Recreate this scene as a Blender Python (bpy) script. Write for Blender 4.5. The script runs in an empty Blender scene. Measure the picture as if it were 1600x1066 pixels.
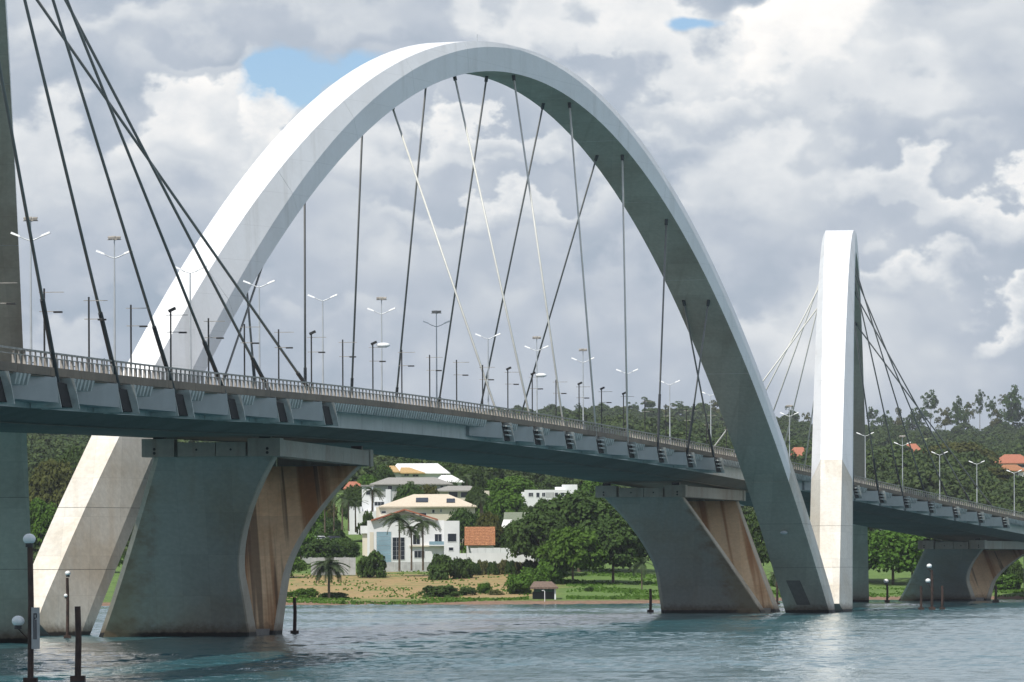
import bpy, bmesh, math, random
import numpy as np
from mathutils import Vector, Matrix
random.seed(7); rng = np.random.default_rng(7)
sc = bpy.context.scene
COL = sc.collection
F = 8111.5; HC = 5.645; YH = 892.85; ROLL = 0.00416      # focal length in photo pixels, eye height, horizon row, roll

# ------------------------------------------------------------------ camera
cd = bpy.data.cameras.new('camera'); cam = bpy.data.objects.new('camera', cd); COL.objects.link(cam)
cd.sensor_width = 36; cd.lens = F / 1600 * 36; cd.shift_y = (YH - 533) / 1600
cd.clip_start = 1; cd.clip_end = 20000
cam.matrix_world = Matrix.Translation((0, 0, HC)) @ Matrix.Rotation(math.pi / 2, 4, 'X') @ Matrix.Rotation(-ROLL, 4, 'Z')
sc.camera = cam
# ------------------------------------------------------------------ light
SUN_DIR = Vector((-0.555, -0.832, 0)).normalized()
EL = math.radians(56)
sv = Vector((SUN_DIR.x * math.cos(EL), SUN_DIR.y * math.cos(EL), math.sin(EL)))
sd = bpy.data.lights.new('sun', 'SUN'); so = bpy.data.objects.new('sun', sd); COL.objects.link(so)
sd.energy = 4.4; sd.angle = math.radians(0.53); sd.color = (1, .955, .88)
so.rotation_euler = sv.to_track_quat('Z', 'Y').to_euler(); so.location = (-100, -200, 300)
sc.view_settings.view_transform = 'Standard'; sc.view_settings.look = 'None'
sc.view_settings.gamma = 1; sc.view_settings.exposure = 0; sc.view_settings.use_curve_mapping = False
sc.cycles.max_bounces = 6; sc.cycles.diffuse_bounces = 3; sc.cycles.glossy_bounces = 3
sc.cycles.volume_bounces = 0; sc.cycles.use_denoising = True

class NT:
    """small helper to wire shader nodes"""
    def __init__(s, t): s.t = t
    def n(s, typ, **k):
        nd = s.t.nodes.new(typ)
        for a, b in k.items(): setattr(nd, a, b)
        return nd
    def put(s, sock, v):
        if isinstance(v, bpy.types.NodeSocket): s.t.links.new(v, sock)
        elif v is not None:
            if isinstance(v, (int, float)) and hasattr(sock.default_value, '__len__'):
                sock.default_value = [v] * len(sock.default_value)
            elif hasattr(v, '__len__') and hasattr(sock.default_value, '__len__') and len(v) == 3 and len(sock.default_value) == 4:
                sock.default_value = (*v, 1)
            else: sock.default_value = v
    def m(s, op, a, b=None, c=None, clamp=False):
        nd = s.n('ShaderNodeMath', operation=op, use_clamp=clamp); s.put(nd.inputs[0], a)
        if b is not None: s.put(nd.inputs[1], b)
        if c is not None: s.put(nd.inputs[2], c)
        return nd.outputs[0]
    def vm(s, op, a, b=None, scale=None):
        nd = s.n('ShaderNodeVectorMath', operation=op); s.put(nd.inputs[0], a)
        if b is not None: s.put(nd.inputs[1], b)
        if scale is not None: nd.inputs['Scale'].default_value = scale
        return nd.outputs['Value'] if op in ('LENGTH', 'DISTANCE', 'DOT_PRODUCT') else nd.outputs[0]
    def noise(s, vec, scale, detail=4, rough=.5, dist=0, color=False):
        nd = s.n('ShaderNodeTexNoise'); s.put(nd.inputs['Vector'], vec)
        nd.inputs['Scale'].default_value = scale; nd.inputs['Detail'].default_value = detail
        nd.inputs['Roughness'].default_value = rough; nd.inputs['Distortion'].default_value = dist
        return nd.outputs['Color' if color else 'Fac']
    def ramp(s, f, lo, hi, a=0, b=1, smooth=True):
        nd = s.n('ShaderNodeMapRange', interpolation_type='SMOOTHSTEP' if smooth else 'LINEAR')
        s.put(nd.inputs[0], f); nd.inputs[1].default_value = lo; nd.inputs[2].default_value = hi
        nd.inputs[3].default_value = a; nd.inputs[4].default_value = b; return nd.outputs[0]
    def mix(s, f, a, b, blend='MIX'):
        nd = s.n('ShaderNodeMix', data_type='RGBA', blend_type=blend)
        s.put(nd.inputs[0], f); s.put(nd.inputs[6], a); s.put(nd.inputs[7], b); return nd.outputs[2]
    def sep(s, v):
        nd = s.n('ShaderNodeSeparateXYZ'); s.put(nd.inputs[0], v); return nd.outputs
    def comb(s, x, y, z):
        nd = s.n('ShaderNodeCombineXYZ'); [s.put(nd.inputs[i], v) for i, v in enumerate((x, y, z))]; return nd.outputs[0]

# ------------------------------------------------------------------ sky
# cloud banks low in this sky: azimuth, elevation, radii (photo pixels), lightness at top and foot, edge softness
SKYB = ((250, 30, 420, 60, .66, .34, .9), (130, 130, 200, 70, .38, .22, .8), (560, 30, 200, 60, .55, .22, .8), (80, 260, 150, 110, .74, .42, .6),
        (300, 130, 130, 50, .48, .34, .5), (330, 215, 130, 95, .80, .48, .35), (430, 200, 62, 62, .93, .62, .3), (250, 300, 190, 70, .66, .36, .7), (560, 260, 120, 90, .74, .40, .6),
        (1500, 60, 320, 70, .60, .54, .9), (1240, 60, 190, 90, .93, .74, .7), (870, 60, 110, 70, .74, .56, .6), (985, 110, 165, 120, .80, .42, .4), (930, 130, 80, 50, .34, .26, .7),
        (1090, 175, 105, 75, .76, .30, .3), (990, 225, 150, 45, .66, .24, .6), (1380, 150, 230, 80, .68, .60, .7), (1200, 270, 170, 90, .74, .50, .7), (1000, 320, 190, 60, .66, .40, .8),
        (1440, 225, 170, 70, .46, .32, .65), (1500, 240, 90, 40, .62, .38, .8), (1560, 330, 260, 50, .76, .50, .5), (1400, 300, 120, 46, .80, .56, .7), (1400, 375, 260, 32, .42, .34, .9),
        (1440, 425, 120, 42, .80, .46, .75), (1560, 505, 95, 38, .82, .46, .7), (700, 230, 110, 70, .80, .46, .4), (790, 200, 120, 40, .76, .48, .5), (720, 290, 110, 48, .40, .32, .6),
        (860, 290, 90, 40, .40, .32, .6), (800, 340, 120, 40, .72, .40, .5), (640, 350, 120, 50, .64, .38, .7), (900, 440, 200, 50, .48, .34, .9), (400, 430, 170, 46, .52, .34, .8),
        (120, 400, 150, 50, .44, .30, .8), (90, 520, 120, 60, .56, .36, .8), (560, 520, 160, 50, .52, .34, .9), (1150, 430, 150, 60, .40, .28, .9))
W = bpy.data.worlds.new('World'); sc.world = W; W.use_nodes = True
T = NT(W.node_tree); W.node_tree.nodes.clear()
wo = T.n('ShaderNodeOutputWorld'); bg = T.n('ShaderNodeBackground'); W.node_tree.links.new(bg.outputs[0], wo.inputs[0])
sk = T.n('ShaderNodeTexSky', sky_type='NISHITA', sun_disc=False)
sk.sun_elevation = EL; sk.sun_rotation = math.atan2(SUN_DIR.x, SUN_DIR.y); sk.altitude = 1000; sk.air_density = 1; sk.dust_density = .3
dirv = T.n('ShaderNodeTexCoord').outputs['Generated']
dx, dy, dz = T.sep(dirv)[:3]
el = T.m('ARCSINE', dz); az = T.m('ARCTAN2', dx, dy)
P = T.comb(T.m('MULTIPLY', az, 10), T.m('MULTIPLY', el, 13), T.m('MULTIPLY', dy, 3))
def puff(off):
    """rounded cumulus edges: two folded noises over a soft one, in photo pixels"""
    v = T.vm('ADD', P, (off[0], off[1], off[2]))
    c = T.vm('SUBTRACT', T.noise(v, 5.5, 7, .52, color=True), (.5, .5, 0)); return T.vm('MULTIPLY', c, (1, 1, 0))
NB = puff((0, 0, 0))
vor = T.n('ShaderNodeTexVoronoi', feature='SMOOTH_F1'); T.put(vor.inputs['Vector'], T.vm('ADD', P, T.vm('SCALE', NB, scale=.12))); vor.inputs['Scale'].default_value = 13
vor.inputs['Smoothness'].default_value = .6
lump = T.m('SUBTRACT', .45, vor.outputs['Distance'])
pix = T.comb(T.m('MULTIPLY', az, F), T.m('MULTIPLY', el, F), 0)
pix = T.vm('ADD', pix, T.vm('SCALE', NB, scale=380)); lv = T.m('MULTIPLY', lump, 90); pix = T.vm('ADD', pix, T.comb(0, T.m('MULTIPLY', lv, -.5), 0))
n1 = T.noise(P, 2.4, 4, .5); n3 = T.noise(P, 7, 6, .55)
shade = T.m('ADD', .40, T.m('MULTIPLY', T.m('SUBTRACT', n1, .5), 1.0))
for bx, by, rx, ry, vt, vb_, so_ in SKYB:
    q = T.vm('MULTIPLY', T.vm('SUBTRACT', pix, (bx - 800, YH - by, 0)), (1 / rx, 1 / ry, 0))
    mk = T.ramp(T.vm('LENGTH', q), 1.0 + .15 * so_, 1.0 - .75 * so_)
    val = T.ramp(T.sep(q)[1], -.9, .9, vb_, vt)
    shade = T.m('ADD', T.m('MULTIPLY', shade, T.m('SUBTRACT', 1, mk)), T.m('MULTIPLY', val, mk))
low = T.ramp(el, .046, .018)
shade = T.m('ADD', T.m('MULTIPLY', shade, T.m('SUBTRACT', 1, T.m('MULTIPLY', low, .8))), T.m('MULTIPLY', low, .25))
shade = T.m('ADD', shade, T.m('MULTIPLY', T.m('SUBTRACT', n3, .5), .30)); shade = T.m('ADD', shade, T.m('MULTIPLY', T.m('SUBTRACT', lump, .2), .16))
cl = T.ramp(shade, .10, .90, 0, 1, False)
cr = T.n('ShaderNodeValToRGB'); T.put(cr.inputs[0], cl)
e = cr.color_ramp.elements; e[0].position = 0; e[0].color = (.30, .375, .475, 1); e[1].position = 1; e[1].color = (.90, .91, .91, 1)
for p_, c_ in ((.3, (.40, .465, .56, 1)), (.5, (.50, .56, .635, 1)), (.7, (.63, .68, .735, 1)), (.85, (.76, .79, .82, 1))):
    q = cr.color_ramp.elements.new(p_); q.color = c_
# openings of blue
hole = 0.0
for bx, by, rx, ry in ((470, 112, 92, 40), (1085, 40, 46, 9), (905, -6, 44, 9), (410, 120, 44, 40), (470, 150, 26, 26)):
    q = T.comb(T.m('MULTIPLY', T.m('SUBTRACT', az, (bx - 800) / F), F / rx), T.m('MULTIPLY', T.m('SUBTRACT', el, (YH - by) / F), F / ry), 0)
    q = T.vm('ADD', q, T.vm('SCALE', NB, scale=3.6))
    hole = T.m('ADD', hole, T.ramp(T.m('ADD', T.vm('LENGTH', q), T.m('MULTIPLY', T.m('SUBTRACT', n3, .5), 2.2)), 1.35, .55))
high = T.ramp(el, .16, .5)
hole = T.m('MAXIMUM', hole, T.m('MULTIPLY', T.ramp(n1, .50, .40), high), clamp=True)
skyc = T.vm('MULTIPLY', T.vm('SCALE', sk.outputs[0], scale=.105), (.86, .95, 1.08))
cloudc = T.vm('MULTIPLY', cr.outputs[0], (1.28, 1.225, 1.165))
T.put(bg.inputs[0], T.mix(hole, cloudc, skyc)); bg.inputs[1].default_value = 1.0

# ------------------------------------------------------------------ materials
def newmat(name):
    m = bpy.data.materials.new(name); m.use_nodes = True; t = NT(m.node_tree)
    b = m.node_tree.nodes['Principled BSDF']; return m, t, b
def pos(t): return t.n('ShaderNodeNewGeometry').outputs['Position']
def bump(t, b, h, strength, dist):
    n = t.n('ShaderNodeBump'); n.inputs['Strength'].default_value = strength; n.inputs['Distance'].default_value = dist
    t.put(n.inputs['Height'], h); t.put(b.inputs['Normal'], n.outputs[0])
def mat_plain(name, col, rough=.6, metal=0, var=.12, scale=1.5):
    m, t, b = newmat(name)
    p = pos(t); n = t.noise(p, scale, 5, .6)
    t.put(b.inputs['Base Color'], t.mix(t.ramp(n, .3, .7), [c * (1 - var) for c in col], [min(1, c * (1 + var)) for c in col]))
    b.inputs['Roughness'].default_value = rough; b.inputs['Metallic'].default_value = metal
    return m
def mat_concrete(name, base, stain, amt=.5, streak=.4, water=True, rough=.75, rust=0.0, grain=.86):
    m, t, b = newmat(name); p = pos(t); x, y, z = t.sep(p)[:3]
    big = t.noise(p, .12, 5, .6); fine = t.noise(p, 2.2, 6, .65)
    xl = t.m('ADD', x, t.m('MULTIPLY', y, .12)); ps = t.comb(xl, t.m('MULTIPLY', y, .04), t.m('MULTIPLY', z, .06)); st = t.noise(ps, .9, 5, .6)
    col = t.mix(t.m('MULTIPLY', t.ramp(big, .42, .68), amt), base, stain)
    col = t.mix(t.m('MULTIPLY', t.ramp(st, .5, .75), streak), col, stain)
    if rust:
        r = t.noise(t.comb(xl, t.m('MULTIPLY', y, .03), t.m('MULTIPLY', z, .03)), .42, 4, .55)
        col = t.mix(t.m('MULTIPLY', t.ramp(r, .50, .60), rust), col, (.34, .13, .035))
        r2 = t.noise(t.comb(xl, t.m('MULTIPLY', y, .03), t.m('MULTIPLY', z, .02)), .8, 3, .5)
        col = t.mix(t.m('MULTIPLY', t.ramp(r2, .60, .66), rust * .8), col, (.045, .028, .018))
    # pour lines every 3.6 m
    jz = t.m('ABSOLUTE', t.m('SUBTRACT', t.m('FRACT', t.m('DIVIDE', z, 3.6)), .5))
    jl = t.ramp(t.m('ADD', jz, t.m('MULTIPLY', fine, .004)), .498, .5)
    col = t.mix(t.m('MULTIPLY', jl, .35), col, [c * .4 for c in stain])
    col = t.mix(t.ramp(fine, .35, .7), t.mix(1.0, col, (grain,) * 3, 'MULTIPLY'), col)
    if grain < .9:
        wn = t.n('ShaderNodeTexWhiteNoise', noise_dimensions='3D'); t.put(wn.inputs['Vector'], t.comb(t.m('FLOOR', t.m('DIVIDE', x, 2.4)), 0, t.m('FLOOR', t.m('DIVIDE', z, 3.6))))
        col = t.mix(t.m('MULTIPLY', wn.outputs[0], .16), col, (.10, .10, .09))
        ed = t.ramp(t.m('ABSOLUTE', t.m('SUBTRACT', t.m('FRACT', t.m('DIVIDE', x, 2.4)), .5)), .488, .495); col = t.mix(t.m('MULTIPLY', ed, .12), col, (.05, .05, .045))
    if water:
        wl = t.ramp(t.m('ADD', z, t.m('MULTIPLY', fine, .9)), 1.9, .7)
        col = t.mix(t.m('MULTIPLY', wl, .8), col, (.10, .058, .026))
        wl2 = t.ramp(t.m('ADD', z, t.m('MULTIPLY', fine, .3)), .62, .45)
        col = t.mix(wl2, col, (.018, .015, .012))
    t.put(b.inputs['Base Color'], col); b.inputs['Roughness'].default_value = rough
    bump(t, b, fine, .25 if grain < .9 else .05, .05)
    return m
M = {}
M['arch_paint'] = mat_concrete('white painted steel', (.84, .85, .86), (.50, .49, .46), .16, .34, False, .42, grain=.96)
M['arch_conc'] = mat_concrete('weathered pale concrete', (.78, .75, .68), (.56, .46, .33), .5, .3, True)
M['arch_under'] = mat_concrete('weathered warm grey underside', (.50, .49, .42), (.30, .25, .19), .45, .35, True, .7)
M['cable_sunlit'] = mat_plain('sunlit sheathed cable', (.62, .62, .58), .45, 0, .06, 1)  # lighter copy of the cable sheath, sunlight put into its colour
M['joint'] = mat_plain('dark joint', (.16, .15, .14), .8)
M['pier'] = mat_concrete('grey green pier concrete', (.43, .425, .39), (.36, .28, .18), .45, .22, True)
m = M['pier']; t = NT(m.node_tree); b = m.node_tree.nodes['Principled BSDF']; src = b.inputs['Base Color'].links[0].from_socket
oc = t.n('ShaderNodeTexCoord').outputs['Object']; ox, oy, oz = t.sep(oc)[:3]; nn = t.noise(pos(t), .5, 5, .6)
ax = t.m('ADD', t.m('ABSOLUTE', ox), t.m('MULTIPLY', t.m('SUBTRACT', nn, .5), 5)); ax = t.m('ADD', ax, t.m('MULTIPLY', oz, .28))
t.put(b.inputs['Base Color'], t.mix(t.m('MULTIPLY', t.ramp(ax, 8.6, 11.5), .75), src, t.mix(t.ramp(nn, .4, .65), (.36, .28, .18), (.24, .15, .08))))
M['pier_tan'] = mat_concrete('rust stained pier concrete', (.82, .59, .36), (.56, .31, .13), .45, .45, True, rust=.85)
M['pier_edge'] = mat_concrete('pale pier edge concrete', (.52, .48, .40), (.32, .24, .15), .4, .4, True)
M['cap'] = mat_concrete('cap beam concrete', (.42, .41, .36), (.24, .15, .08), .3, .5, False)
M['steel'] = mat_plain('blue grey painted steel', (.29, .315, .325), .5, 0, .08, .4)
M['steel2'] = mat_plain('pale blue grey steel', (.42, .45, .45), .5, 0, .1, .4)
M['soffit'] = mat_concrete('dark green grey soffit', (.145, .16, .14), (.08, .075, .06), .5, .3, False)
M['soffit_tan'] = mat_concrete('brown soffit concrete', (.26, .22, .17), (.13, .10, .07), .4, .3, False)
M['parapet'] = mat_concrete('brown weathered parapet', (.24, .185, .135), (.10, .075, .055), .5, .7, False)
M['fin'] = mat_plain('pale fin concrete', (.50, .52, .50), .7, 0, .2, 1)
M['rail'] = mat_plain('grey rail', (.33, .31, .28), .6, 0, .3, 2)
M['road'] = mat_plain('asphalt', (.05, .05, .052), .9, 0, .15, 1)
M['cable'] = mat_plain('grey sheathed cable', (.20, .20, .195), .38, 0, .08, 1)
M['sleeve'] = mat_plain('dark cable sleeve', (.045, .05, .055), .5, 0, .2, 1)
M['galv'] = mat_plain('pale galvanised pole', (.52, .55, .57), .45, .3, .08, 1)
M['lampwhite'] = mat_plain('white lamp housing', (.8, .82, .82), .3, 0, .04, 1)
M['black'] = mat_plain('black painted steel', (.02, .021, .022), .5, 0, .2, 1)
M['hollow'] = mat_plain('dark hollow', (.012, .012, .012), .95, 0, .2, 1)
M['rustpost'] = mat_plain('dark rusty steel post', (.042, .022, .015), .75, 0, .6, 1.2)
M['white'] = mat_plain('white house wall', (.74, .75, .76), .8, 0, .05, .3)
M['cream'] = mat_plain('cream wall', (.66, .60, .50), .8, 0, .06, .3)
M['greywall'] = mat_plain('grey garden wall', (.42, .43, .43), .85, 0, .18, .6)
M['glass'] = mat_plain('dark window glass', (.025, .03, .04), .08, 0, .1, .2)
M['blueglass'] = mat_plain('blue glass facade', (.24, .36, .43), .15, 0, .15, .3)
M['frame'] = mat_plain('white window frame', (.7, .71, .72), .5, 0, .05, 1)
M['trunk'] = mat_plain('grey brown bark', (.11, .085, .06), .9, 0, .3, 2)
M['green_paint'] = mat_plain('green painted boards', (.045, .12, .09), .6, 0, .15, 1)
def mat_roof(name, col, dark):
    m, t, b = newmat(name); p = pos(t)
    n = t.noise(p, 3.5, 5, .7); v = t.n('ShaderNodeTexVoronoi'); t.put(v.inputs['Vector'], p); v.inputs['Scale'].default_value = 2.5
    c = t.mix(t.ramp(n, .4, .62), dark, col); c = t.mix(t.ramp(v.outputs['Distance'], .1, .5, 0, .4), c, dark)
    t.put(b.inputs['Base Color'], c); b.inputs['Roughness'].default_value = .85; bump(t, b, n, .5, .2); return m
M['roof_orange'] = mat_roof('orange clay tiles', (.52, .24, .11), (.26, .11, .05))
M['roof_red'] = mat_roof('faded red tiles', (.52, .20, .12), (.33, .12, .07))
M['roof_grey'] = mat_roof('grey tiles', (.36, .35, .32), (.26, .25, .23))
M['roof_cream'] = mat_roof('cream tiles', (.70, .62, .50), (.58, .49, .38))
M['roof_yellow'] = mat_roof('ochre tiles', (.58, .40, .19), (.42, .28, .12))
M['roof_white'] = mat_roof('white sheet roof', (.83, .83, .82), (.72, .72, .71))
M['roof_green'] = mat_roof('mossy grey green roof', (.22, .25, .18), (.15, .17, .12))
M['thatch'] = mat_roof('brown reed roof', (.24, .17, .12), (.13, .09, .07))
def mat_leaf(name, c1, c2, c3=None):
    m, t, b = newmat(name); p = pos(t)
    oi = t.n('ShaderNodeObjectInfo').outputs['Random']; n = t.noise(p, .5, 3, .6); n2 = t.noise(p, 2.5, 2, .5)
    c = t.mix(t.ramp(n, .38, .62), c1, c2)
    c = t.mix(t.ramp(n2, .5, .75, 0, .5), c, c3 or [q * 1.5 for q in c2])
    c = t.mix(t.m('MULTIPLY', oi, .5), c, (c1[0] * 1.25, c1[1] * .95, c1[2] * .9))
    t.put(b.inputs['Base Color'], c); b.inputs['Roughness'].default_value = .75
    b.inputs['Specular IOR Level'].default_value = .12
    tr = t.n('ShaderNodeBsdfTranslucent'); t.put(tr.inputs[0], t.mix(1.0, c, (1.1, 1.25, .6), 'MULTIPLY'))
    mx = t.n('ShaderNodeMixShader'); mx.inputs[0].default_value = .22
    out = [q for q in m.node_tree.nodes if q.type == 'OUTPUT_MATERIAL'][0]
    m.node_tree.links.new(b.outputs[0], mx.inputs[1]); m.node_tree.links.new(tr.outputs[0], mx.inputs[2]); m.node_tree.links.new(mx.outputs[0], out.inputs[0])
    return m
M['leaf'] = mat_leaf('dark green leaves', (.036, .070, .020), (.064, .115, .028), (.10, .165, .035))
M['leaf_bright'] = mat_leaf('bright green leaves', (.055, .12, .018), (.085, .175, .025), (.12, .22, .035))
M['leaf_olive'] = mat_leaf('olive leaves', (.062, .075, .022), (.095, .11, .030), (.13, .13, .04))
M['leaf_far'] = mat_leaf('far forest leaves', (.042, .076, .032), (.085, .125, .040), (.13, .155, .05))
M['leaf_palm'] = mat_leaf('grey green palm fronds', (.050, .080, .038), (.075, .11, .05), (.12, .15, .07))
M['leaf_dry'] = mat_leaf('dry pale reeds', (.085, .10, .035), (.14, .15, .055), (.2, .19, .08))

# ------------------------------------------------------------------ mesh helpers
def mesh(name, verts, faces, smooth=False):
    me = bpy.data.meshes.new(name); me.from_pydata([tuple(v) for v in verts], [], faces); me.update()
    if smooth: me.polygons.foreach_set('use_smooth', [True] * len(me.polygons))
    return me
class MB:
    def __init__(s): s.v = []; s.f = []
    def add(s, v, f): o = len(s.v); s.v += [tuple(q) for q in v]; s.f += [tuple(i + o for i in g) for g in f]; return s
    def hexa(s, b, t):
        """box from four bottom points and four top points (counter-clockwise)"""
        return s.add(list(b) + list(t), [(3, 2, 1, 0), (4, 5, 6, 7), (0, 1, 5, 4), (1, 2, 6, 5), (2, 3, 7, 6), (3, 0, 4, 7)])
    def box(s, x0, x1, y0, y1, z0, z1):
        return s.hexa([(x0, y0, z0), (x1, y0, z0), (x1, y1, z0), (x0, y1, z0)], [(x0, y0, z1), (x1, y0, z1), (x1, y1, z1), (x0, y1, z1)])
    def tube(s, pts, r, n=8, cap=True):
        pts = [Vector(p) for p in pts]; rs = r if hasattr(r, '__len__') else [r] * len(pts); o = len(s.v)
        for i, p in enumerate(pts):
            d = (pts[min(i + 1, len(pts) - 1)] - pts[max(i - 1, 0)]).normalized()
            a = d.orthogonal().normalized() if abs(d.z) > .95 else d.cross(Vector((0, 0, 1))).normalized()
            if abs(d.z) > .95: a = (Vector((1, 0, 0)) - d * d.x).normalized()
            b = d.cross(a)
            for k in range(n):
                w = 2 * math.pi * k / n; s.v.append(tuple(p + (a * math.cos(w) + b * math.sin(w)) * rs[i]))
        for i in range(len(pts) - 1):
            for k in range(n):
                k2 = (k + 1) % n; s.f.append((o + i * n + k, o + i * n + k2, o + (i + 1) * n + k2, o + (i + 1) * n + k))
        if cap: s.f.append(tuple(o + k for k in reversed(range(n)))); s.f.append(tuple(o + (len(pts) - 1) * n + k for k in range(n)))
        return s
    def ball(s, c, r, sx=1, sy=1, sz=1, nu=10, nv=7):
        o = len(s.v)
        for j in range(nv + 1):
            th = math.pi * j / nv
            for i in range(nu):
                ph = 2 * math.pi * i / nu; s.v.append((c[0] + r * sx * math.sin(th) * math.cos(ph), c[1] + r * sy * math.sin(th) * math.sin(ph), c[2] + r * sz * math.cos(th)))
        for j in range(nv):
            for i in range(nu):
                i2 = (i + 1) % nu; s.f.append((o + j * nu + i, o + (j + 1) * nu + i, o + (j + 1) * nu + i2, o + j * nu + i2))
        return s
    def me(s, name, smooth=False): return mesh(name, s.v, s.f, smooth)
    def build(s, name, mat, parent=None, smooth=False): return obj(name, s.me(name, smooth), mat, parent)
def obj(name, me, mat=None, parent=None, loc=None, rz=0):
    o = bpy.data.objects.new(name, me); COL.objects.link(o)
    if mat is not None and me is not None and not me.materials: me.materials.append(M[mat] if isinstance(mat, str) else mat)
    if parent: o.parent = parent
    if loc is not None: o.location = loc
    if rz: o.rotation_euler = (0, 0, rz)
    return o
def tag(o, label=None, cat=None, group=None, kind=None):
    for k, v in (('label', label), ('category', cat), ('group', group), ('kind', kind)):
        if v: o[k] = v
    return o
def thing(name, label, cat, loc=(0, 0, 0), rz=0, group=None):
    o = bpy.data.objects.new(name, None); COL.objects.link(o); o.location = loc; o.rotation_euler = (0, 0, rz); o.empty_display_size = .5
    return tag(o, label, cat, group)
def copy_thing(src, loc, rz=0, label=None, group=None, scale=None):
    r = src.copy(); COL.objects.link(r); r.location = loc; r.rotation_euler = (0, 0, rz)
    if scale: r.scale = scale
    if label: r['label'] = label
    if group: r['group'] = group
    def rec(a, b):
        for ch in a.children:
            c = ch.copy(); COL.objects.link(c); c.parent = b; rec(ch, c)
    rec(src, r); return r
def local(mb, base): mb.v = [(a - base[0], b - base[1], c - base[2]) for a, b, c in mb.v]; return mb
def gx(px, d): return (px - 800) * d / F                 # metres to the right of the sight line at distance d
def gz(px, py, d): return HC + (YH - py + ROLL * (px - 800)) * d / F

# ------------------------------------------------------------------ bridge alignment
TH0, K0, K1, K2 = .149593, 2.97902e-4, -3.23793e-7, 1.5941e-9
S_ = np.arange(-420, 901, 1.0); TH = TH0 + K0 * S_ + K1 * S_**2 / 2 + K2 * S_**3 / 3
_X = np.concatenate([[0], np.cumsum(np.sin((TH[1:] + TH[:-1]) / 2))]); _Y = np.concatenate([[0], np.cumsum(np.cos((TH[1:] + TH[:-1]) / 2))])
_X += -22.2117 - np.interp(0, S_, _X); _Y += 463.791 - np.interp(0, S_, _Y)
def head(s): return float(np.interp(s, S_, TH))
def zd(s):
    u = s - 120; return 21.369 - .00214341 * u - 5.59206e-5 * u * u + 1.65e-8 * u**3 + (8e-5 * (s + 50)**2 if s < -50 else 0)
def pt(s, lat, z=0, rel=True):
    t = head(s); return (float(np.interp(s, S_, _X)) + math.cos(t) * lat, float(np.interp(s, S_, _Y)) - math.sin(t) * lat, z + (zd(s) if rel else 0))

# ================================================================== WATER, GROUND
def shore(x): return 22 + 95 / (1 + math.exp(-(x - 42) / 9))
ROWS = [(850, -1.6), (860, -.3), (863, .35), (868, .85), (885, 1.3), (930, 3.0), (1000, 6.6), (1060, 9.0), (1150, 13.6), (1250, 20), (1350, 27), (1500, 35), (1900, 49), (2400, 63), (2750, 73), (3050, 91), (3400, 95), (3700, 91), (4500, 60), (8000, 40)]
def tz(x, d):
    d = d - shore(x) * max(0, 1 - max(0, d - 1000) / 500)
    z = float(np.interp(d, [r[0] for r in ROWS], [r[1] for r in ROWS]))
    px = 800 + x * F / max(d, 1)
    if d > 880:
        k = min(1, (d - 880) / 300)
        z += k * (1.2 * math.sin(x * .021 + 1) + .8 * math.sin(d * .017 + x * .012))
        if d > 1400: z += min(1, (d - 1400) / 900) * (5 * math.sin(x * .0061 + 2.2) + 3 * math.sin(x * .017 + d * .004))
    if d > 1150: z -= min(1, (d - 1150) / 400) * 5 * min(1, max(0, (px - 1000) / 300)) * (1 if d < 2600 else .3)
    return z
ds = [840, 870, 877, 881, 884, 887, 890, 894, 899, 905, 912, 920, 930, 940, 950, 958, 966, 972, 977, 980, 984, 988, 992, 996, 1002, 1010, 1020, 1030, 1060, 1100, 1150, 1200, 1250, 1300, 1350, 1425, 1500, 1600, 1750, 1900, 2100, 2400, 2700, 3000, 3200, 3400, 3550, 3700, 4100, 4500, 6000, 8000, 14000]
xs = np.concatenate([np.linspace(-6000, -500, 12), np.linspace(-460, 460, 116), np.linspace(500, 6000, 12)])
V = []; Fc = []
for d in ds:
    for x in xs:
        sh = 3.0 * math.sin(x * .05) + 1.5 * math.sin(x * .13 + 1) if d < 1000 else 0
        V.append((x, d, tz(x, d + sh)))
nx = len(xs)
for j in range(len(ds) - 1):
    for i in range(nx - 1): a = j * nx + i; Fc.append((a, a + 1, a + nx + 1, a + nx))
o0 = len(V); V += [(-6000, -3000, -2.2), (6000, -3000, -2.2), (6000, 840, -2.2), (-6000, 840, -2.2)]; Fc.append((o0, o0 + 1, o0 + 2, o0 + 3))
m, t, b = newmat('shore ground'); p = pos(t); x, y, z = t.sep(p)[:3]
n = t.noise(p, .06, 5, .6); nf = t.noise(p, 1.1, 6, .7); ns = t.noise(t.comb(t.m('MULTIPLY', x, .25), y, z), .22, 4, .6)
ng2 = t.noise(t.comb(x, t.m('MULTIPLY', y, .4), z), .35, 5, .65)
dry = t.mix(t.ramp(nf, .35, .68), t.mix(t.ramp(ng2, .4, .62), (.25, .165, .07), (.33, .215, .09)), (.37, .27, .125)); dry = t.mix(t.ramp(ng2, .54, .66, 0, .8), dry, (.14, .16, .05))
grn = t.mix(t.ramp(nf, .35, .68), t.mix(t.ramp(ng2, .4, .62), (.05, .105, .016), (.085, .155, .026)), (.125, .20, .036))
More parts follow.
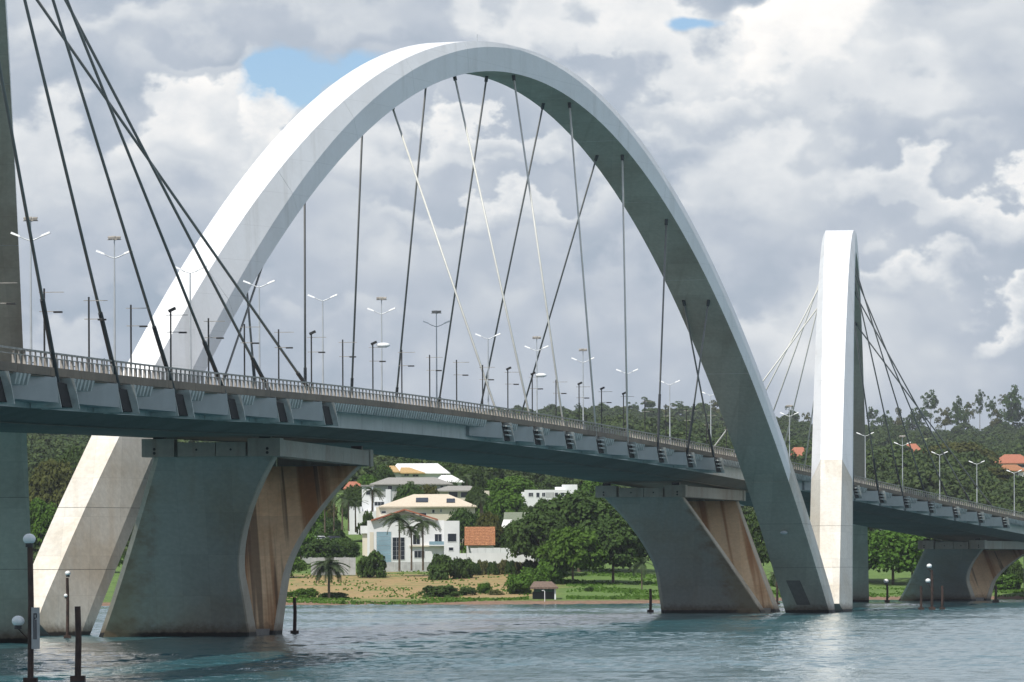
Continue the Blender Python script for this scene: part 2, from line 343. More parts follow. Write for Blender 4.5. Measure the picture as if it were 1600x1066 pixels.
# the dry field lies in the middle, green grass elsewhere
mx_ = t.m('ADD', t.m('MULTIPLY', x, 1), t.m('MULTIPLY', t.m('SUBTRACT', ns, .5), 26))
f = t.m('MULTIPLY', t.ramp(mx_, -48, -40), t.ramp(mx_, 10, 0))
yy = t.m('ADD', y, t.m('MULTIPLY', t.m('SUBTRACT', ns, .5), 60))
f = t.m('MULTIPLY', f, t.m('MULTIPLY', t.ramp(yy, 888, 903), t.ramp(yy, 1010, 985)))
f = t.m('MULTIPLY', f, t.ramp(ns, .70, .52))
c = t.mix(f, grn, dry)
zz = t.m('ADD', z, t.m('MULTIPLY', nf, .5))
c = t.mix(t.ramp(zz, 1.0, .72), c, t.mix(t.ramp(nf, .3, .7), (.16, .095, .06), (.26, .165, .11)))
fo = t.m('MULTIPLY', t.ramp(y, 1300, 1500), 1)
c = t.mix(t.m('MULTIPLY', fo, .8), c, t.mix(t.m('MAXIMUM', t.ramp(n, .5, .6), t.ramp(y, 2700, 2800)), (.06, .085, .03), (.20, .22, .08)))
t.put(b.inputs['Base Color'], c); b.inputs['Roughness'].default_value = .95; bump(t, b, nf, .6, .3)
g = obj('ground', mesh('ground', V, Fc), m); tag(g, 'dry and green grass shore rising to wooded hills', kind='structure')

m, t, b = newmat('lake water'); p = pos(t); x, y, z = t.sep(p)[:3]
pw = t.comb(x, t.m('MULTIPLY', y, .55), 0)
w1 = t.noise(t.comb(x, t.m('MULTIPLY', y, .16), 0), .8, 5, .62, .5); w2 = t.noise(t.comb(x, t.m('MULTIPLY', y, .35), 3), 2.6, 4, .65); w3 = t.noise(t.comb(t.m('MULTIPLY', x, .3), t.m('MULTIPLY', y, .08), 0), .10, 3, .6)
gust = t.ramp(w3, .38, .62, .55, 1.25)
h = t.m('MULTIPLY', t.m('ADD', t.m('MULTIPLY', w1, 1.4), t.m('MULTIPLY', w2, .40)), gust)
c = t.mix(t.ramp(w3, .35, .7), (.030, .118, .140), (.048, .145, .175))
t.put(b.inputs['Base Color'], c); b.inputs['Roughness'].default_value = .09; b.inputs['IOR'].default_value = 1.333
bump(t, b, h, .8, .16)
NR, NC = 900, 420
dd = 225 * (1060 / 225)**(np.linspace(0, 1, NR)**.93); uu = np.linspace(-1, 1, NC)
D2, U2 = np.meshgrid(dd, uu, indexing='ij'); X2 = U2 * (D2 * .118 + 4)
H2 = np.zeros_like(X2)
for k in range(70):
    lam = 10**rng.uniform(math.log10(.5), math.log10(5)); a_ = rng.normal(1.25, .45); amp = .0031 * lam**.6
    H2 += amp * np.sin(2 * math.pi / lam * (X2 * math.cos(a_) + D2 * math.sin(a_)) + rng.uniform(0, 6.3))
G2 = np.zeros_like(X2)
for k in range(10):
    lam = rng.uniform(25, 120); a_ = rng.normal(1.4, .5); G2 += np.sin(2 * math.pi / lam * (X2 * math.cos(a_) + D2 * math.sin(a_)) + rng.uniform(0, 6.3))
H2 = H2 * np.clip(1 + .16 * G2, .5, 1.6); H2 = np.sign(H2) * np.abs(H2)**1.0
H2 *= np.clip((1 - np.abs(U2)) * 14, 0, 1) * np.clip((D2 - 225) / 12, 0, 1) * np.clip((1060 - D2) / 40, 0, 1)
vv = np.stack([X2, D2, H2], -1).reshape(-1, 3); q0 = (np.arange(NR - 1)[:, None] * NC + np.arange(NC - 1)[None, :]).ravel()
ff = np.stack([q0, q0 + 1, q0 + NC + 1, q0 + NC], 1)
nv = len(vv); c00, c01, c10, c11 = 0, NC - 1, (NR - 1) * NC, NR * NC - 1
ext = np.array([(-6000, -3000, 0), (6000, -3000, 0), (6000, 1060, 0), (-6000, 1060, 0)], float)
allv = np.concatenate([vv, ext]); me = bpy.data.meshes.new('water')
left = [r * NC for r in range(NR)]; right = [r * NC + NC - 1 for r in range(NR)]
polys = ff.tolist() + [[nv, nv + 1] + list(reversed(range(NC))), [nv + 3, nv] + left, [nv + 1, nv + 2] + right[::-1]]
me.from_pydata(allv.tolist(), [], polys); me.polygons.foreach_set('use_smooth', [True] * len(me.polygons)); me.update()
tag(obj('water', me, m), 'rippled blue green lake', kind='structure')

# ================================================================== ARCHES
class Arch:
    def __init__(s, A0, A1, zi, De, Db):
        s.A0 = Vector((*A0, 0)); s.A1 = Vector((*A1, 0)); d = s.A1 - s.A0; s.n = d.length; s.u = d / s.n; s.w = Vector((s.u.y, -s.u.x, 0)); s.zi = zi; s.De = De; s.Db = Db
    def P(s, t): return s.A0 + s.u * (s.n * t) + Vector((0, 0, s.zi * (1 - (2 * t - 1)**2)))
    def N(s, t):
        tx, tzz = s.n, s.zi * (-4) * (2 * t - 1); l = math.hypot(tx, tzz); return (s.u * (-tzz) + Vector((0, 0, tx))) / l
    def ring(s, t, inset=0, vo=0):
        e = min(1, abs(2 * t - 1)); L = lambda a, b_, p_=1: a + (b_ - a) * e**p_
        D = L(s.De, s.Db, 1.15); a = L(2.30, 1.35, .8); bb = L(2.40, 2.92, 1); c = L(2.40, 3.02, 1); vb = D - L(.30, .80 * D, .8)
        pts = [(-c, 0), (c, 0), ((bb + c) / 2, vb * .5), (bb, vb), (a, D), (-a, D), (-bb, vb), (-(bb + c) / 2, vb * .5)]
        P, N = s.P(t), s.N(t); out = []
        for (uu, v) in pts:
            if inset: uu *= 1 - inset / 3; v = D / 2 + (v - D / 2) * (1 - inset / 2)
            out.append(P + s.w * uu + N * v)
        return out
def flat_ring(A, t, sgn):
    """section cut level at the height the intrados has at t, as concrete pour joints are"""
    zc = A.P(t).z; out = []
    for j in range(8):
        a = t
        for _ in range(14):
            p = A.ring(a)[j]; a -= (p.z - zc) / (4 * A.zi * (1 - 2 * a) + 1e-6)
        out.append(A.ring(a)[j])
    return out
def arch_seg(A, t0, t1, k, inset=0, flat0=0, flat1=0):
    mb = MB(); R = [A.ring(t0 + (t1 - t0) * i / k, inset) for i in range(k + 1)]
    if flat0 or flat1:
        R0 = flat_ring(A, t0, 1) if flat0 else R[0]; R1 = flat_ring(A, t1, 1) if flat1 else R[-1]
        R = []
        for i in range(k + 1):
            base_ = A.ring(t0 + (t1 - t0) * i / k)
            w0 = max(0, 1 - i / k) if flat0 else 0; w1 = i / k if flat1 else 0
            q0 = A.ring(t0); q1 = A.ring(t1)
            R.append([base_[j] + (R0[j] - q0[j]) * w0 + (R1[j] - q1[j]) * w1 for j in range(8)])
    for r in R: mb.v += [tuple(q) for q in r]
    for i in range(k):
        for j in range(8): j2 = (j + 1) % 8; mb.f.append((i * 8 + j, (i + 1) * 8 + j, (i + 1) * 8 + j2, i * 8 + j2))
    mb.f.append(tuple(range(8))); mb.f.append(tuple(k * 8 + j for j in reversed(range(8)))); return mb
ARCH = {}
def make_arch(key, A0, A1, zi, De, Db, label, zc):
    A = Arch(A0, A1, zi, De, Db); ARCH[key] = A
    base = tuple((A.A0 + A.A1) / 2); th = thing('bridge_arch', label, 'bridge arch', base, 0, 'arches of the bridge')
    A.th = th
    local(arch_seg(A, -.012, 1.012, 96, .05), base).build('arch_core', 'joint', th)
    # t at which the intrados reaches height zc (concrete springing below, painted steel above)
    tc = .5 * (1 - math.sqrt(1 - zc / zi))
    cuts = [-.012] + [tc * k / 3 for k in (1, 2, 3)]; L = 12
    tt = cuts + [tc + (1 - 2 * tc) * k / L for k in range(1, L + 1)] + [1 - tc * k / 3 for k in (2, 1)] + [1.012]
    for i in range(len(tt) - 1):
        g = .00009; lo, hi = tt[i] + g, tt[i + 1] - g; conc = i < 3 or i >= len(tt) - 4
        n_ = len(tt) - 1; f0 = (i in (1, 2)) or i in (n_ - 2, n_ - 1); f1 = (i in (0, 1)) or i in (n_ - 3, n_ - 2)
        local(arch_seg(A, lo, hi, 4 if conc else 6, 0, conc and f0, conc and f1), base).build('concrete_lift' if conc else 'arch_segment', 'arch_conc' if conc else 'arch_paint', th)
        o_ = th.children[-1] if False else bpy.context.scene.collection.objects[-1]
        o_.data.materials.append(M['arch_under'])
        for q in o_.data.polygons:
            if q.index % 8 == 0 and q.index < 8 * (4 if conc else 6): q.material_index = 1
    return A
A_ = make_arch('A', (-41.1, 471.4), (38.9, 683.8), 60.8, 3.05, 6.4, 'large central white arch spanning the middle of the picture over the deck', 17.0)
B_ = make_arch('B', (43.0, 702.0), (59.2, 905.0), 54.6, 3.3, 5.6, 'narrow white arch on the right seen almost edge-on like a pylon', 17.0)
C_ = make_arch('C', (-30.5, 232.0), (-41.6, 419.0), 60.8, 3.3, 5.6, 'arch leg in beige shade cropped by the left picture edge', 17.0)

def cable(A, t, side, s, lat, sleeve=7.0, mt='cable'):
    P = A.P(t) + A.w * side + A.N(t) * -.1; Q = Vector(pt(s, lat, -1.2)); base = A.th.location
    D = (P - Q); Ln = D.length; D.normalize()
    o = MB().tube([P - base, Q - base], .112, 8).build('cable', mt, A.th, True)
    if sleeve:
        MB().tube([Q - base, Q + D * sleeve - base], .165, 8).build('lower_sleeve', 'sleeve', o)
    MB().tube([P + D * .3 - base, P - D * .55 - base], .2, 10).build('anchor_socket', 'sleeve', o)
TA = [.80, .80, .73, .66, .58, .50, .42, .34]
TB = [.70, .64, .58, .50, .42, .34, .27, .19]
NEAR_A = [212 - 21.2 * j for j in range(8)]; NEAR_A = [209.5, 188.5, 167.3, 146.2, 125, 104.2, 84, 65]
FAR_A = [29 + 22.5 * j for j in range(8)]
NEAR_C = [-31 - 21.1 * j for j in range(8)]; NEAR_B = [447 - 21.1 * j for j in range(8)]
FAR_B = [304 + 21.1 * j for j in range(8)]; FAR_C = [-176 + 21.1 * j for j in range(-3, 5)]
LN = 11.15
for j in range(8):
    cable(A_, TA[j], -1.6 if j == 0 else 1.6, NEAR_A[j], LN, 0 if j > 2 else 7, 'cable_sunlit' if j > 2 else 'cable')  # lighter copy marks sunlit cables, the others keep the shaded tone
    cable(A_, 1 - TA[j], 1.6 if j == 0 else -1.6, FAR_A[j], -LN)
    cable(B_, TB[j], 1.6, NEAR_B[j], LN); cable(B_, 1 - TB[j], -1.6, FAR_B[j], -LN, 0, 'cable_sunlit')
    cable(C_, TB[j], 1.6, NEAR_C[j], LN)
    if j < 6: cable(C_, 1 - TB[j], -1.6, FAR_C[j], -LN)
# small fittings on the arches
b_ = A_.th.location
p0 = A_.P(.47) + A_.N(.47) * 3.05
(MB().tube([p0 - b_, p0 - b_ + Vector((0, 0, 1.1))], .05, 6)).build('lightning_rod', 'galv', A_.th)
p0 = A_.P(.955) - A_.N(.955) * .05
f1 = MB(); f1.tube([p0 - b_, p0 - b_ + Vector((0, -.9, .1))], .09, 8); f1.ball(p0 - b_ + Vector((0, -1.0, .1)), .36, 1.4, .8, .7); f1.build('wall_light', 'galv', A_.th)
qs_ = []
for tq, ww in ((.9955, -1.15), (.9955, .75), (.982, .25), (.982, -1.65)): qs_.append(A_.P(tq) + A_.w * ww - b_)
n_ = A_.N(.988); MB().hexa([p - n_ * .03 for p in qs_], [p - n_ * .004 for p in qs_]).build('inspection_hatch', 'joint', A_.th)
b2 = B_.th.location
p0 = B_.A0
MB().tube([Vector((42.3, 699, 1.0)) - b2, Vector((42.3, 699, 1.1)) - b2], .2, 6)

# ================================================================== PIERS
def make_pier(s0, ztop, flip, label, tan2='pier_tan', low=0):
    """two inclined walls under a rectangular ring of cap beams; flip=+1 straight raking edge on the far side"""
    base = pt(s0, 0, 0, False); th = thing('bridge_pier', label, 'bridge pier', base, -head(s0), 'concrete piers of the bridge')
    CL, CW, HB = 22.6, 5.9, 1.55; zt = ztop - HB
    def latr(h, hh):      # straight edge, curved edge
        a = -13.4 + (13.4 - 5.3) * h; k = max(0, (h - .33) / .67); b = .1 + .12 * (1 - h) + 5.1 * k**1.7
        return (a, b)
    N = 24
    for wsgn, mt in ((-1, 'pier'), (1, tan2)):
        mb = MB(); rows = []
        for i in range(N + 1):
            z = -1.5 + (zt + 1.5) * i / N; h = max(0, z / zt)
            yc = (7.6 + (CL - 1.5 - 7.6) * h**1.15) * wsgn; th_ = 3.6 - 1.9 * h
            y0, y1 = (yc, yc - wsgn * th_)       # outer face, inner face
            a, b = latr(h, 0)
            if flip < 0: a, b = -b, -a
            lo, hi = min(y0, y1), max(y0, y1)
            ch = .45
            rows.append([(a + ch, lo, z), (b - ch * .3, lo, z), (b, lo + ch * .3, z), (b, hi - ch * .3, z), (b - ch * .3, hi, z), (a + ch, hi, z), (a, hi - ch * .6, z), (a, lo + ch * .6, z)])
        for r in rows: mb.v += r
        for i in range(N):
            for j in range(8): j2 = (j + 1) % 8; mb.f.append((i * 8 + j, i * 8 + j2, (i + 1) * 8 + j2, (i + 1) * 8 + j))
        mb.f.append(tuple(reversed(range(8)))); mb.f.append(tuple(N * 8 + j for j in range(8)))
        w = mb.build('inclined_wall', mt, th); w.data.materials.append(M['pier_edge'])
        for q in w.data.polygons:
            if abs(q.normal.x) > .4: q.material_index = 1
        # bearing blocks under the cap corners
        yy = (CL - 1.5) * wsgn
        for xx in (-5.0, 5.0): MB().box(xx - .3, xx + .3, yy - .5, yy + .5, zt, zt + .5)
    # footing just at the waterline
    lo, hi = (-12.6, -.3) if flip > 0 else (.3, 12.6)
    MB().box(lo, hi, -5, 5, -1.5, .55).build('footing', 'joint', th)
    # cap: corner blocks, recessed middle beams, side beams
    zb = zt + .003
    for sy in (-1, 1):
        y0 = sy * CL; y1 = sy * (CL - 1.5); lo, hi = min(y0, y1), max(y0, y1)
        for sx in (-1, 1):
            x0, x1 = sorted((sx * 6.0, sx * 3.2)); cb = MB().box(x0, x1, lo, hi, zb, ztop).build('corner_block', 'cap', th)
            hx = sx * 4.9
            for hz in (.32, .66): MB().tube([(hx, y0 + sy * .004, zb + hz), (hx, y0 + sy * .03, zb + hz)], .13, 8).build('drain_hole', 'black', cb)
        ins = .12 * sy
        for x0, x1 in ((-2.9, .35), (.42, 3.0)):
            a, b2_ = sorted((y0 - ins, y1 + ins)); bm_ = MB().box(x0, x1, a, b2_, zb + .02, ztop - .32).build('cross_beam', 'cap', th)
            MB().tube([((x0 + x1) / 2, y0 - ins + sy * .004, zb + .6), ((x0 + x1) / 2, y0 - ins + sy * .02, zb + .6)], .1, 8).build('drain_hole', 'black', bm_)
    for sx in (-1, 1):
        x0, x1 = sorted((sx * 5.85, sx * 4.4)); side = [(-CL + 1.52, -8), (-7.95, 7.95), (8, CL - 1.52)]
        for y0, y1 in side: MB().box(x0, x1, y0, y1, zb + .05, ztop - .1).build('side_beam', 'cap', th)
    for y in (-CL + .8, CL - .8):
        for x in (-4.6, 4.6): MB().box(x - .5, x + .5, y - .4, y + .4, ztop + .003, ztop + .35).build('bearing_pad', 'black', th)
    return th
make_pier(0, 17.05, 1, 'nearest grey concrete pier with rust stained second wall left of centre')
make_pier(240, 16.8, -1, 'middle concrete pier standing just left of the central arch right leg', 'pier_tan')
make_pier(480, 10.75, 1, 'farthest grey pier at the right picture edge under the descending deck')
pb = pt(521, 0, 0, False); ap = thing('approach_pier', 'plain upright grey wall pier cut by the right picture edge', 'bridge pier', pb, -head(521))
MB().box(-1.2, 7.5, -1.2, 1.2, -1.5, 8.0).build('pier_wall', 'pier', ap); MB().box(-6, 8, -1.6, 1.6, 8.003, 9.1).build('cap_beam', 'cap', ap)

# ================================================================== DECK
dbase = pt(0, 0); deck = thing('bridge_deck', 'long curving bridge deck with railing and blue grey side fascia', 'bridge deck', dbase)
S0, S1 = -180, 660
def strip(section, s0, s1, step=5.0, gap=0.0):
    """sweep a closed lateral/height section along the road"""
    mb = MB(); n = max(1, int(math.ceil((s1 - s0) / step))); k = len(section)
    for i in range(n + 1):
        s = s0 + gap + (s1 - s0 - 2 * gap) * i / n
        for la, zz in section: mb.v.append(Vector(pt(s, la, zz)) - Vector(dbase))
    for i in range(n):
        for j in range(k): j2 = (j + 1) % k; mb.f.append((i * k + j, i * k + j2, (i + 1) * k + j2, (i + 1) * k + j))
    mb.f.append(tuple(reversed(range(k)))); mb.f.append(tuple(n * k + j for j in range(k))); return mb
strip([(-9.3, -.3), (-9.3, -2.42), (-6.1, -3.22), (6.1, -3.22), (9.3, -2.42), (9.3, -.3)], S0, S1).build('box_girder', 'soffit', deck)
strip([(-10.9, 0), (-10.9, -.3), (10.9, -.3), (10.9, 0)], S0, S1).build('deck_slab', 'parapet', deck)
strip([(-8.5, .012), (-8.5, .004), (-.6, .004), (-.6, .012)], S0, S1).build('road_surface', 'road', deck)
strip([(.6, .012), (.6, .004), (8.5, .004), (8.5, .012)], S0, S1).build('road_surface', 'road', deck)
for a, b in ((-.5, .5),): strip([(a, .35), (a, .005), (b, .005), (b, .35)], S0, S1).build('median_kerb', 'cap', deck)
for la in (-8.62, 8.62): strip([(la - .1, .15), (la - .1, .005), (la + .1, .005), (la + .1, .15)], S0, S1).build('kerb', 'cap', deck)
# soffit, fascia and parapet panels, joint by joint
step = 10.5; k = 0; s = -160.0
while s < 640:
    tan = 212 < s < 262
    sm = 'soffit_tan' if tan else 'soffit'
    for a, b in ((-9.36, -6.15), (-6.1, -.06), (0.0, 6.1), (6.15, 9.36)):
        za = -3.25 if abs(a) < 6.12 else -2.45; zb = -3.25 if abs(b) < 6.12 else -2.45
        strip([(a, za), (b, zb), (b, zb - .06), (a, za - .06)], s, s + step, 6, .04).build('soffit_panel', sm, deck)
    for sg in (1, -1):
        sec = [(9.31 * sg, -.32), (9.45 * sg, -.32), (9.45 * sg, -2.5), (9.31 * sg, -2.5)]
        strip(sec if sg < 0 else sec[::-1], s, s + step, 6, .05).build('fascia_panel', 'arch_conc' if tan else 'steel2', deck)
        sec = [(10.92 * sg, .02), (11.12 * sg, .02), (11.12 * sg, -.52), (10.92 * sg, -.52)]
        strip(sec if sg < 0 else sec[::-1], s, s + step, 6, .03).build('parapet_panel', 'parapet', deck)
    s += step
# railing: hand rail, lower rail, balusters
for sg in (1, -1):
    la = 10.98 * sg
    strip([(la - .07, .98), (la + .07, .98), (la + .07, .86), (la - .07, .86)], S0, S1, 6).build('hand_rail', 'rail', deck)
    strip([(la - .05, .62), (la + .05, .62), (la + .05, .56), (la - .05, .56)], S0, S1, 6).build('lower_rail', 'rail', deck)
bal = MB().box(-.09, .09, -.17, .17, .022, .56); bal.box(-.05, .05, -.05, .05, .5, .87); bal_me = bal.me('baluster'); bal_me.materials.append(M['rail'])
i = 0; rest = MB(); s = -150.0
while s < 640:
    for sg in (1, -1):
        p = Vector(pt(s, 10.98 * sg)) - Vector(dbase)
        if sg == 1 and i < 300: o = obj('baluster', bal_me, None, deck, p, -head(s)); i += 1
        else:
            c_, s_ = math.cos(-head(s)), math.sin(-head(s)); rest.add([(x * c_ - y * s_ + p.x, x * s_ + y * c_ + p.y, z + p.z) for x, y, z in bal.v], bal.f)
    s += 1.72
tag(rest.build('baluster', 'rail', deck), kind='stuff')
# fins, outriggers and anchor boxes on the near edge
fin = MB().add([(-.9, -.1, -.55), (.28, -.35, -.55), (.28, .35, -.55), (-.9, .1, -.55), (-.9, -.1, -1.25), (.1, -.12, -1.25), (.1, .12, -1.25), (-.9, .1, -1.25)],
               [(0, 1, 2, 3), (7, 6, 5, 4), (4, 5, 1, 0), (5, 6, 2, 1), (6, 7, 3, 2), (7, 4, 0, 3)]).me('fin'); fin.materials.append(M['fin'])
anch = [(s, 1) for s in NEAR_A + NEAR_B + NEAR_C] + [(s, -1) for s in FAR_A + FAR_B + FAR_C]
near_s = sorted(s for s, sg in anch if sg == 1)
def blocked(s, lst): return any(a - 9.4 < s < a + 3.6 for a in lst)
nf_ = 0
s = -150.0
while s < 600 and nf_ < 292:
    if not blocked(s, near_s):
        p = Vector(pt(s, 10.95)) - Vector(dbase); obj('fin', fin, None, deck, p, -head(s)); nf_ += 1
    s += 1.25
finslab = [(10.0, -.54), (11.0, -.54), (11.0, -.62), (10.0, -.62)]
strip(finslab, S0, S1, 8).build('ledge', 'parapet', deck)
def outrigger(sg):
    X = lambda v: [(x * sg, y, z) for x, y, z in v]
    w = MB()
    b = [(9.46, -11.5, -2.2), (9.46, -1.0, -2.2), (11.35, -1.0, -2.2), (9.8, -11.5, -2.2)]
    t_ = [(9.46, -11.5, -.64), (9.46, -1.6, -.64), (11.35, -1.6, -.64), (9.8, -11.5, -.64)]
    if sg > 0: w.hexa(X(b)[::-1], X(t_)[::-1])
    else: w.hexa(X(b), X(t_))
    plate = MB(); mats = []
    ribs = []
    for y0, la in ((-1.0, 11.45), (2.5, 11.95)):
        r_ = MB(); b = [(9.5, y0 + .35, -2.5), (9.5, y0 + .55, -2.5), (la, y0 + .55, -2.5), (la, y0 + .35, -2.5)]
        t_ = [(9.5, y0 - .55, -.56), (9.5, y0 - .35, -.56), (la - .2, y0 - .35, -.56), (la - .2, y0 - .55, -.56)]
        r_.hexa(X(b) if sg < 0 else X(b)[::-1], X(t_) if sg < 0 else X(t_)[::-1]); ribs.append(r_)
    box = MB(); b = X([(9.5, -.4, -2.4), (9.5, 2.8, -2.4), (11.5, 2.8, -2.4), (11.5, -.4, -2.4)]); t_ = X([(9.5, -1.3, -.9), (9.5, 1.9, -.9), (11.3, 1.9, -.9), (11.3, -1.3, -.9)])
    box.hexa(b if sg < 0 else b[::-1], t_ if sg < 0 else t_[::-1])
    cross = [MB().box(*sorted((11.3 * sg, 11.7 * sg)), -.6 + .25 * k, 1.9 + .25 * k, -1.0 - .45 * k, -.88 - .45 * k) for k in range(3)]
    return w, ribs, box, cross
for sg in (1, -1):
    w, ribs, box, cross = outrigger(sg)
    wm = w.me('outrigger'); wm.materials.append(M['steel']); rm = [r.me('anchor_rib') for r in ribs]; bm2 = box.me('anchor_box'); bm2.materials.append(M['hollow'])
    cm = [c.me('anchor_plate') for c in cross]
    for q in rm + cm: q.materials.append(M['fin'])
    for s, g_ in anch:
        if g_ != sg: continue
        p = Vector(pt(s, 0)) - Vector(dbase); o = obj('outrigger', wm, None, deck, p, -head(s))
        obj('anchor_box', bm2, None, o)
        for q in rm: obj('anchor_rib', q, None, o)
        if 60 < s < 230 or s > 260:
            for q in cm: obj('anchor_plate', q, None, o)

# ================================================================== LAMPS ON THE DECK
def street_lamp(flood):
    th = thing('street_lamp', 'x', 'street lamp')
    MB().tube([(0, 0, .36), (0, 0, 10.3)], [.10, .06], 8).build('pole', 'galv', th)
    for sg in (-1, 1):
        a = MB().tube([(0, 0, 10.25), (sg * .45, 0, 10.4), (sg * .9, 0, 10.62)], .045, 6).build('arm', 'galv', th)
        h_ = MB(); h_.hexa([(sg * .75, -.14, 10.52), (sg * 1.45, -.14, 10.78), (sg * 1.45, .14, 10.78), (sg * .75, .14, 10.52)][::sg], [(sg * .78, -.09, 10.66), (sg * 1.4, -.09, 10.92), (sg * 1.4, .09, 10.92), (sg * .78, .09, 10.66)][::sg])
        h_.build('lamp_head', 'lampwhite', th)
    if flood:
        MB().tube([(0, 0, 10.3), (0, 0, 11.75)], .05, 6).build('mast_top', 'galv', th)
        r = MB(); r.tube([(-.55, 0, 11.7), (.55, 0, 11.7)], .04, 6); r.tube([(0, -.5, 11.7), (0, .5, 11.7)], .04, 6); fr = r.build('flood_frame', 'rail', th)
        for i, (x, y) in enumerate(((-.34, 0), (.34, 0), (0, -.34), (0, .34))):
            MB().hexa([(x - .13, y - .1, 11.75), (x + .13, y - .1, 11.75), (x + .13, y + .1, 11.75), (x - .13, y + .1, 11.75)],
                      [(x - .17, y - .1, 11.9), (x + .17, y - .1, 11.9), (x + .17, y + .1, 11.98), (x - .17, y + .1, 11.98)]).build('floodlight', 'rail', fr)
    return th
protoL = {0: street_lamp(False), 1: street_lamp(True)}; used = {0: False, 1: False}
ords = ['', 'second', 'third', 'fourth', 'fifth', 'sixth', 'seventh', 'eighth', 'ninth', 'tenth', 'eleventh', 'twelfth', 'thirteenth', 'fourteenth', 'fifteenth', 'sixteenth', 'seventeenth', 'eighteenth', 'nineteenth', 'twentieth', 'twenty-first', 'twenty-second']
where = {0: 'beside the shaded left arch leg', 1: 'between the first and second left cables, before the sky', 2: 'in front of the white left leg of the central arch', 3: 'just right of the central arch left leg'}
for i in range(0, 22):
    fl = 1 if i in (0, 1, 5, 6, 8, 9, 14, 17) else 0
    s = -91.2 + 29.94 * i
    lab = ('street lamp with floodlight ring, ' if fl else 'plain twin-arm street lamp, ') + (where.get(i) or (ords[i] + ' from the left along the deck' if i < 14 else ords[i] + ' from the left, on the descending right part'))
    if not used[fl]: o = protoL[fl]; used[fl] = True; o.location = pt(s, 0); o.rotation_euler = (0, 0, -head(s)); o['label'] = lab; o['group'] = 'street lamps along the deck median'
    else: copy_thing(protoL[fl], pt(s, 0), -head(s), lab, 'street lamps along the deck median')
def path_lamp(kind):
    th = thing('footway_lamp', 'x', 'footway lamp')
    MB().tube([(0, 0, .005), (0, 0, 5.0)], .062, 6).build('post', 'black', th)
    MB().box(-.35, 1.25, -.03, .03, 4.735, 4.78).build('upper_arm', 'rail', th)
    a = MB().box(-.3, .9, -.035, .035, 3.52, 3.57).build('lower_arm', 'rail', th)
    MB().box(.6, 1.15, -.13, .13, 3.45, 3.56).build('lamp_head', 'black', a)
    if kind >= 1:
        MB().hexa([(-.1, -.2, 4.95), (.38, -.2, 5.17), (.38, .2, 5.17), (-.1, .2, 4.95)], [(-.17, -.2, 5.12), (.31, -.2, 5.34), (.31, .2, 5.34), (-.17, .2, 5.12)]).build('spotlight', 'black', th)
    if kind >= 2:
        MB().ball((.95, 0, 4.95), .62, 1, .35, .36, 14, 8).build('reflector', 'lampwhite', th, True)
    return th
protoP = [path_lamp(k) for k in range(3)]; usedP = [0, 0, 0]
kinds = {3: 1, 7: 1, 9: 2, 14: 1, 15: 2, 17: 1, 18: 1, 19: 1}
k = 0
for sg in (1, -1):
    for i in range(-1, 25):
        s = -137.5 + 15.0 * i
        if sg < 0 and not 3 <= i <= 8: continue
        kd = kinds.get(i, 0) if sg > 0 else 0
        side = 'on the near railing' if sg > 0 else 'peeking over from the far railing'
        nm = 'dark post with two side arms ' if kd == 0 else ('dark two-arm post topped by a spotlight ' if kd == 1 else 'dark post carrying a white oval reflector ')
        lab = nm + side + ', ' + (ords[i + 1] or 'first') + ' from the left' if i + 1 < 22 else nm + side + ', place'
        if lab.startswith(nm) and 'place' in lab: lab = nm + side + ', ' + {21: 'just left of', 22: 'just behind', 23: 'just right of', 24: 'well right of'}[i] + ' the narrow arch'
        loc = pt(s, 10.45 * sg, .005); gr = 'dark footway lamps along the railings'
        if not usedP[kd]: usedP[kd] = 1; o = protoP[kd]; o.location = loc; o.rotation_euler = (0, 0, -head(s)); o['label'] = lab; o['group'] = gr
        else: copy_thing(protoP[kd], loc, -head(s), lab, gr, (.8, .8, .72) if sg < 0 else None)

# ================================================================== NAVIGATION POSTS IN THE WATER
def nav_post(px, yb, yt, label, r, globes=(), sign=False, brace=False):
    d = HC * F / (yb - YH - ROLL * (px - 800)); x = gx(px, d); H = gz(px, yt, d); sc_ = d / F
    th = thing('navigation_post', label, 'navigation post', (x, d, 0), 0, 'posts standing in the lake')
    MB().box(-r * 2.2, r * 2.2, -r * 2.2, r * 2.2, -1, r * 1.9).build('float_base', 'rustpost', th)
    MB().tube([(0, 0, r * 1.9), (.25 * r, 0, H * .6), (0, 0, H)], [r, r * .95, r * .9], 8).build('post', 'rustpost', th)
    for gpx, gpy, gr in globes:
        dx_ = (gpx - px) * sc_; zz = gz(gpx, gpy, d); rr = gr * sc_
        g_ = MB().ball((dx_, 0, zz), rr, 1, 1, .85, 14, 9).build('globe_lamp', 'lampwhite', th, True)
        MB().tube([(dx_, 0, zz - rr * 1.3), (dx_, 0, zz - rr * .5)], rr * .62, 10).build('lamp_collar', 'black', g_)
        if abs(dx_) > .2: MB().tube([(0, 0, zz - rr * 3.2), (dx_, 0, zz - rr * 1.2)], r * .22, 6).build('bracket', 'rustpost', th)
    if sign:
        z0, z1 = gz(px, 1008, d), gz(px, 943, d); s_ = MB().box(r * .5, r * .5 + 13 * sc_, -r - .12, -r - .06, z0, z1).build('sign_board', 'greywall', th)
        a = r * .5 + 3.2 * sc_; b = a + 5.5 * sc_; zz0 = z0 + .5; zz1 = z1 - .3
        g_ = MB()
        for q in ((a, a + .06, zz0, zz1), (b - .06, b, zz0 + 1.1, zz1), (a + .06, b - .06, zz1 - .06, zz1), (a + .06, b - .06, zz0 + 1.05, zz0 + 1.11), (a + .1, a + .16, zz0, zz0 + 1.0)):
            g_.box(q[0], q[1], -r - .14, -r - .122, q[2], q[3])
        g_.build('gauge_marking', 'glass', s_)
    return th
